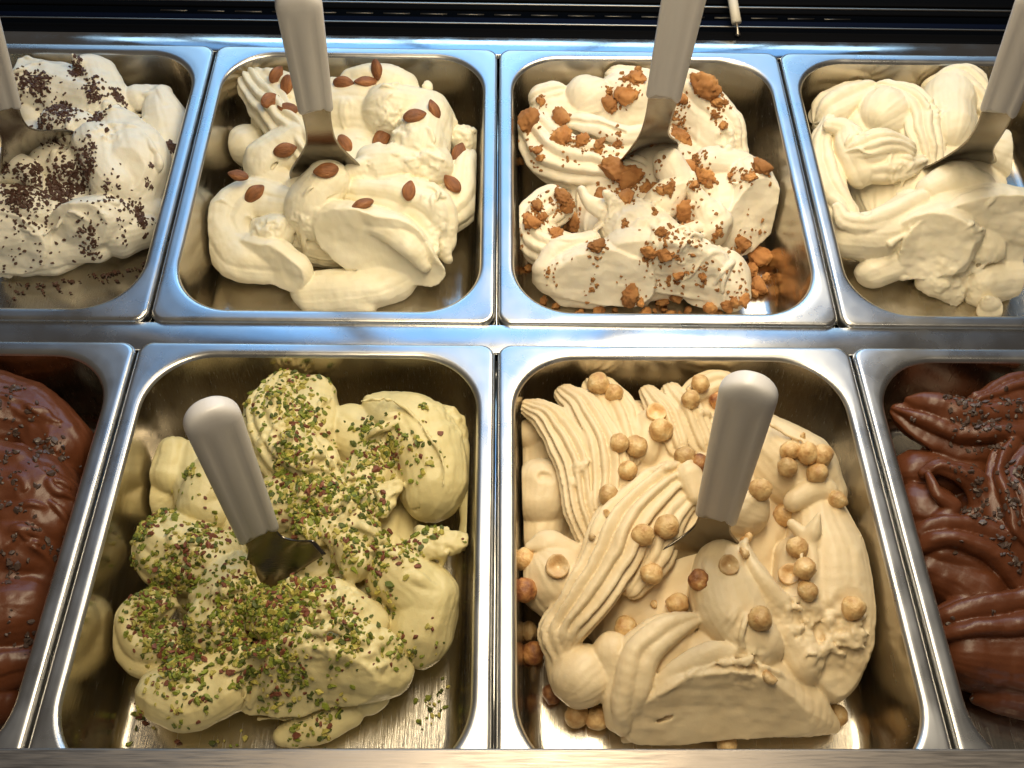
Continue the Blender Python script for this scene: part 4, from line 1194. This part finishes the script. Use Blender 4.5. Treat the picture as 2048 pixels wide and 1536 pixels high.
if want('N') and 'A' in HEAPS:
    g = HEAPS['A']
    for i, (cx, cy, ang, tilt, lab) in enumerate(ALM_LIST):
        px, py = 380+cx*0.3776, 80+cy*0.3776
        loc, n, d = hit(g, px, py)
        if loc is None: loc, n = g.p.at(px, py, 70), np.array([0, 0, 1.0])
        nn = unit(unit(n)*0.7-d*0.5)
        rot = frame(nn, ang+180*(i % 2), g.p) @ Matrix.Rotation(math.radians(tilt), 3, 'X')
        sc = (0.86+0.14*((i*7) % 5)/4)*(0.92 if i not in (13,) else 1.1)
        place('almond', AL[i % 4], g.p, loc-d*2.6, rot, sc, lab, 'almond', 'almonds on the cream gelato')

# ---- biscuit pieces
BI = [shape('biscuit_piece', 4, 90+i, biscuit, M_BIS) for i in range(5)]
BIS_LIST = [
 (540, 165, 75, 'wide rugged biscuit chunk on the back left crest of the ivory heap'),
 (750, 192, 55, 'biscuit chunk on the crest just left of the handle'),
 (705, 283, 62, 'big biscuit chunk left of the lower handle'),
 (608, 327, 52, 'biscuit chunk on the smooth white dollop left of the handle'),
 (1098, 238, 85, 'large rounded biscuit cap at the back right of the handle'),
 (195, 420, 66, 'rough biscuit chunk at the far left edge of the heap'),
 (365, 395, 55, 'brown biscuit chunk right of the one at the far left edge'),
 (360, 505, 66, 'crumbly biscuit chunk lying in the fold at the left'),
 (620, 655, 70, 'round cracked biscuit at the left of the pair in front of the blade'),
 (715, 705, 74, 'tall cracked biscuit at the right of the pair in front of the blade'),
 (570, 803, 54, 'biscuit chunk beside the white peak left of the front pair'),
 (700, 812, 48, 'biscuit chunk below the cracked pair in front of the blade'),
 (1030, 650, 64, 'biscuit chunk right of the white cone in front of the blade'),
 (1100, 702, 56, 'biscuit chunk adjoining the right slope below the blade'),
 (1010, 880, 66, 'bowl shaped biscuit chunk on the ridge at the centre right'),
 (1395, 650, 56, 'biscuit chunk standing at the right edge near the wall'),
 (985, 500, 58, 'biscuit chunk right of the blade neck'),
 (430, 925, 58, 'upright biscuit chunk beside the layered swirl at the left'),
 (215, 930, 50, 'biscuit chunk on the layered swirl at the lower left'),
 (370, 803, 50, 'biscuit chunk in the dark gap above the layered swirl'),
 (1395, 1112, 70, 'smooth biscuit chunk lying at the right foot of the heap'),
 (1380, 1260, 52, 'crumbled biscuit chunk on the steel floor at the right'),
 (715, 1310, 60, 'biscuit chunk under the front of the heap'),
 (1300, 1040, 46, 'biscuit chunk stuck on the right slab'),
 (550, 1052, 46, 'biscuit chunk in the cleft above the grey front cut'),
 (815, 1090, 42, 'biscuit chunk at the left of the two on the front slope'),
 (900, 1102, 42, 'biscuit chunk at the right of the two on the front slope'),
]
BIS_SMALL = [(470, 515, 42), (560, 530, 38), (650, 535, 34), (235, 565, 30), (155, 622, 30), (260, 603, 26), (800, 755, 40), (915, 765, 44), (870, 770, 30),
 (1120, 745, 32), (1340, 702, 32), (1230, 690, 20), (950, 470, 30), (980, 300, 38), (1195, 440, 28), (1150, 385, 20), (400, 850, 44), (240, 840, 40),
 (270, 910, 30), (330, 985, 40), (1270, 1085, 26), (960, 1210, 34), (1090, 1210, 22), (880, 985, 30), (260, 310, 26), (1160, 320, 40), (1170, 985, 26), (1150, 1010, 16),
 (840, 740, 24), (1050, 740, 30), (610, 265, 22), (690, 200, 26), (760, 150, 22), (690, 940, 16), (845, 885, 12), (555, 565, 26), (1205, 320, 22), (390, 970, 24)]
BIS_FLOOR = [(1340, 1180, 42), (1300, 1340, 40), (560, 1385, 38), (465, 1395, 30), (800, 1402, 46), (920, 1405, 32), (890, 1335, 42), (960, 1325, 40), (1130, 1380, 42), (1220, 1372, 38), (275, 1330, 28),
 (335, 1360, 22), (195, 1165, 28), (130, 1190, 22), (1410, 1220, 32), (1360, 1300, 30), (1170, 1395, 26), (770, 1350, 30), (1010, 1385, 22), (640, 1380, 16), (1250, 1350, 34)]
if want('N') and 'M' in HEAPS:
    g = HEAPS['M']
    for i, (cx, cy, r_, lab) in enumerate(BIS_LIST + [(*t, None) for t in BIS_SMALL+BIS_FLOOR]):
        px, py = 980+cx*0.3906, 80+cy*0.3906
        rm = r_*0.3906*820/F_PX
        loc, n, d = hit(g, px, py)
        fl = (cx, cy, r_) in BIS_FLOOR or lab and 'steel floor' in lab
        if fl or loc is None:
            c = g.p.at(px, py, rm*0.6)
            if loc is not None and np.linalg.norm(loc-g.p.o) < np.linalg.norm(c-g.p.o)-3: c = loc-d*rm*0.3
        else: c = loc-d*rm*0.30
        nn = unit((n if n is not None and not fl else np.array([0, 0, 1.0]))*0.8-d*0.4)
        rot = frame(nn, rz.uniform(0, 360), g.p) if i < 27 else rot_rand(rz)
        if lab: place('biscuit_piece', BI[i % 3], g.p, c, rot, rm, lab, 'biscuit piece', 'biscuit pieces on the ivory gelato')
        else: place('biscuit_crumb', BI[3+i % 2], g.p, c, rot, rm, 'small brown biscuit crumb among the larger chunks of the ivory gelato pan', 'biscuit crumb', 'small biscuit crumbs in the ivory gelato pan')

# ---- loose crumbs, dropped from above round picture points
def drop(g, clusters, org, scale, r, floor=True, normal_only=None):
    """returns list of (position, normal) in the pan frame"""
    out = []
    for (cx, cy, sp, n) in clusters:
        px, py = org[0]+cx*scale, org[1]+cy*scale
        loc, nn, d = hit(g, px, py)
        if loc is None: loc = g.p.at(px, py, 0.5)
        smm = sp*scale*np.linalg.norm(loc-g.p.o)/F_PX
        for _ in range(int(n)):
            q = loc + np.array([*(r.normal(size=2)*smm*np.array([0.62, 0.80])), 0])
            l2, n2, _, _ = g.bvh.ray_cast(Vector((q[0], q[1], 60)), Vector((0, 0, -1)))
            if l2 is None or l2[2] < -DEPTH+0.6:
                hw, hl = PAN_W/2-27, PAN_L/2-27
                if abs(q[0]-g.p.cx) < hw and abs(q[1]-g.p.y0-PAN_L/2) < hl: out.append((np.array([q[0], q[1], -DEPTH+0.8]), np.array([0, 0, 1.0])))
            else:
                n2 = np.array(n2)
                if n2[2] < 0.12 and r.random() < 0.6: continue
                out.append((np.array(l2), n2))
    return out
def scatter(g, pts, shapes, mats, probs, size, name, label, cat, group, stuff_label, r, limit=300):
    items = []
    for (p, n) in pts:
        sc = float(np.clip(r.lognormal(math.log(size), 0.36), size*0.5, size*1.75))
        items.append((sc/np.linalg.norm(p-g.p.o), p, n, sc, int(r.choice(len(mats), p=probs))))
    items.sort(key=lambda t: -t[0])
    cache = {}
    V = []; F = []; MI = []; nv = 0
    for i, (_, p, n, sc, mi) in enumerate(items):
        si = int(r.integers(len(shapes)))
        rot = frame(unit(n+r.normal(size=3)*0.25), r.uniform(0, 360), g.p) @ Matrix.Rotation(float(r.normal()*0.5), 3, 'X')
        c = p+n*sc*0.22
        if i < limit:
            if (si, mi) not in cache:
                me = mesh_np(name, *shapes[si], smooth=False); me.materials.append(mats[mi]); cache[(si, mi)] = me
            place(name, cache[(si, mi)], g.p, c, rot, sc, label if isinstance(label, str) else label[mi], cat, group)
        else:
            Vs, Fs = shapes[si]
            W = (np.array(rot) @ (Vs*sc).T).T + c
            V.append(W); F += [tuple(k+nv for k in f) for f in Fs]; MI += [mi]*len(Fs); nv += len(W)
    if V:
        me = mesh_np(name+'s', np.concatenate(V), F, smooth=False)
        for m in mats: me.materials.append(m)
        me.polygons.foreach_set('material_index', np.array(MI, dtype=np.int32))
        o = bpy.data.objects.new(name+'s', me); C.objects.link(o); o.matrix_world = g.p.mat()
        tag(o, stuff_label, cat, None, 'stuff')
CH = [ico(1, 120+i, chip) for i in range(6)]
if want('K'):
    if 'W' in HEAPS:
        r = np.random.default_rng(71)
        cl = [(200, 265, 60, 90), (120, 260, 50, 45), (290, 380, 55, 60), (330, 420, 50, 45), (385, 200, 36, 55), (450, 280, 50, 35), (480, 320, 40, 25), (580, 320, 24, 26), (600, 350, 20, 12),
              (250, 530, 70, 60), (200, 490, 40, 20), (430, 590, 45, 24), (480, 440, 45, 40), (300, 790, 90, 200), (220, 770, 60, 60), (440, 680, 40, 50), (380, 730, 50, 60), (60, 820, 70, 90), (150, 840, 60, 60),
              (100, 720, 40, 36), (20, 690, 30, 20), (60, 600, 40, 30), (680, 910, 36, 46), (700, 950, 24, 20), (455, 1050, 36, 46), (420, 1090, 40, 16), (850, 580, 24, 40), (740, 760, 16, 9), (745, 670, 10, 4),
              (550, 810, 50, 20), (350, 680, 60, 20), (100, 980, 60, 8), (10, 1170, 20, 3), (400, 600, 200, 12)]
        fl = [(700, 1150, 60, 40), (560, 1150, 70, 30), (250, 1165, 80, 50), (120, 1215, 60, 26), (790, 990, 22, 16)]
        pts = drop(HEAPS['W'], [(a, b, c*0.74, n*1.9) for a, b, c, n in cl]+fl, (0, 60), 0.4037, r)
        scatter(HEAPS['W'], pts, CH, [M_CHOC], [1.0], 1.55, 'chocolate_crumb', 'tiny dark chocolate crumb sprinkled over the white gelato at the back left', 'chocolate crumb',
                'dark chocolate crumbs on the white gelato', 'fine dark chocolate crumbs covering the white gelato at the back left', r)
    if 'L' in HEAPS:
        r = np.random.default_rng(72)
        cl = [(30, 220, 40, 25), (60, 350, 22, 12), (110, 290, 20, 8), (170, 400, 36, 30), (230, 450, 20, 8), (30, 450, 40, 15), (170, 490, 15, 5), (40, 530, 30, 15), (130, 545, 10, 4), (10, 610, 15, 6), (75, 620, 10, 4),
              (115, 690, 15, 8), (50, 720, 8, 3), (190, 760, 26, 18), (30, 810, 40, 14), (50, 860, 25, 8), (130, 1080, 30, 20), (20, 1030, 30, 8), (90, 1100, 25, 8)]
        pts = drop(HEAPS['L'], cl, (0, 660), 0.5703, r)
        scatter(HEAPS['L'], pts, CH, [M_NIB], [1.0], 1.75, 'cocoa_nib', 'small dark cocoa nib on the smooth chocolate gelato at the front left', 'cocoa nib',
                'cocoa nibs on the front left chocolate gelato', 'loose cocoa nibs on the front left chocolate gelato', r, 130)
    if 'R' in HEAPS:
        r = np.random.default_rng(73)
        cl = [(460, 280, 50, 60), (540, 330, 55, 36), (600, 260, 36, 26), (430, 345, 45, 14), (450, 395, 36, 12), (550, 390, 28, 14), (370, 230, 15, 5), (380, 550, 36, 14), (460, 630, 40, 34), (480, 660, 40, 18), (490, 540, 26, 14),
              (570, 750, 30, 24), (610, 820, 24, 16), (600, 610, 34, 36), (620, 540, 22, 16), (410, 770, 10, 3), (620, 480, 28, 14), (540, 980, 10, 2), (390, 1020, 8, 2), (250, 325, 6, 2), (455, 1290, 8, 3)]
        pts = drop(HEAPS['R'], cl, (1680, 660), 0.5705, r)
        scatter(HEAPS['R'], pts, CH, [M_NIB], [1.0], 1.85, 'cocoa_nib', 'small dark cocoa nib on the ridged chocolate gelato at the front right', 'cocoa nib',
                'cocoa nibs on the front right chocolate gelato', 'loose cocoa nibs on the front right chocolate gelato', r, 165)
    if 'P' in HEAPS:
        r = np.random.default_rng(74)
        cl = [(750, 130, 80, 60), (650, 200, 70, 60), (770, 280, 55, 70), (720, 400, 50, 60), (700, 480, 40, 40), (780, 580, 80, 110), (860, 520, 65, 55), (1010, 420, 60, 80), (990, 310, 26, 15), (950, 540, 45, 40),
              (1080, 400, 45, 46), (1200, 240, 12, 6), (1190, 390, 50, 14), (1030, 640, 55, 46), (1140, 740, 50, 36), (1020, 800, 55, 46), (1240, 690, 26, 12), (900, 740, 55, 36), (750, 700, 35, 20), (360, 480, 20, 8),
              (240, 620, 50, 55), (190, 680, 34, 50), (330, 800, 75, 70), (400, 700, 45, 40), (200, 960, 50, 75), (250, 880, 45, 40), (330, 930, 45, 40), (380, 870, 20, 8), (300, 1090, 60, 85), (220, 1060, 40, 40),
              (360, 1130, 55, 70), (560, 940, 70, 110), (640, 1000, 70, 130), (520, 1040, 55, 80), (700, 900, 70, 75), (820, 880, 45, 40), (760, 1000, 55, 60), (930, 1060, 60, 66), (900, 950, 36, 20), (740, 1170, 50, 40),
              (640, 1180, 55, 40), (560, 1200, 40, 25), (300, 1180, 55, 40), (400, 1270, 36, 15), (320, 1350, 20, 6), (840, 1370, 42, 25), (740, 1400, 28, 10), (1110, 1100, 34, 20), (1080, 940, 22, 8), (1200, 1100, 50, 8),
              (700, 600, 260, 90), (450, 950, 200, 90), (600, 800, 200, 70)]
        fl = [(160, 800, 18, 26), (190, 1350, 18, 15), (240, 1390, 18, 10), (350, 1440, 36, 9), (500, 1440, 30, 5), (1230, 1330, 50, 22), (1360, 900, 30, 14)]
        pts = drop(HEAPS['P'], [(a, b, c*1.05, n*2.3) for a, b, c, n in cl]+fl, (180, 680), 0.5574, r)
        scatter(HEAPS['P'], pts, CH, M_P, [0.34, 0.22, 0.28, 0.16], 1.80, 'pistachio_bit', ['bright green chopped pistachio bit on the pale green gelato', 'dark green chopped pistachio bit on the pale green gelato', 'yellowish chopped pistachio bit on the pale green gelato', 'reddish brown pistachio skin flake on the pale green gelato'], 'pistachio bit',
                'chopped pistachios on the pale green gelato', 'fine chopped pistachios strewn over the pale green gelato', r)
    if 'M' in HEAPS:
        r = np.random.default_rng(75)
        cl = [(700, 250, 90, 40), (430, 510, 110, 60), (960, 400, 50, 50), (700, 780, 90, 70), (1060, 700, 60, 50), (240, 900, 70, 40), (1100, 900, 200, 14), (900, 1050, 120, 12), (350, 850, 60, 40), (1300, 680, 50, 25), (600, 600, 400, 20)]
        fl = [(900, 1370, 110, 110), (1250, 1350, 80, 80), (1370, 1240, 34, 60), (500, 1390, 60, 30), (300, 1340, 30, 16), (150, 1180, 30, 14), (1000, 1400, 100, 50)]
        pts = drop(HEAPS['M'], [(t[0], t[1], t[2]*0.85, 15) for t in BIS_LIST+BIS_SMALL if t not in BIS_FLOOR]+[(a, b, c*0.6, n) for a, b, c, n in cl]+fl, (980, 80), 0.3906, r)
        scatter(HEAPS['M'], pts, CH, [M_BIS], [1.0], 1.7, 'biscuit_dust', None, 'biscuit crumbs', None, 'fine brown biscuit dust over and under the ivory gelato heap', r, limit=0)
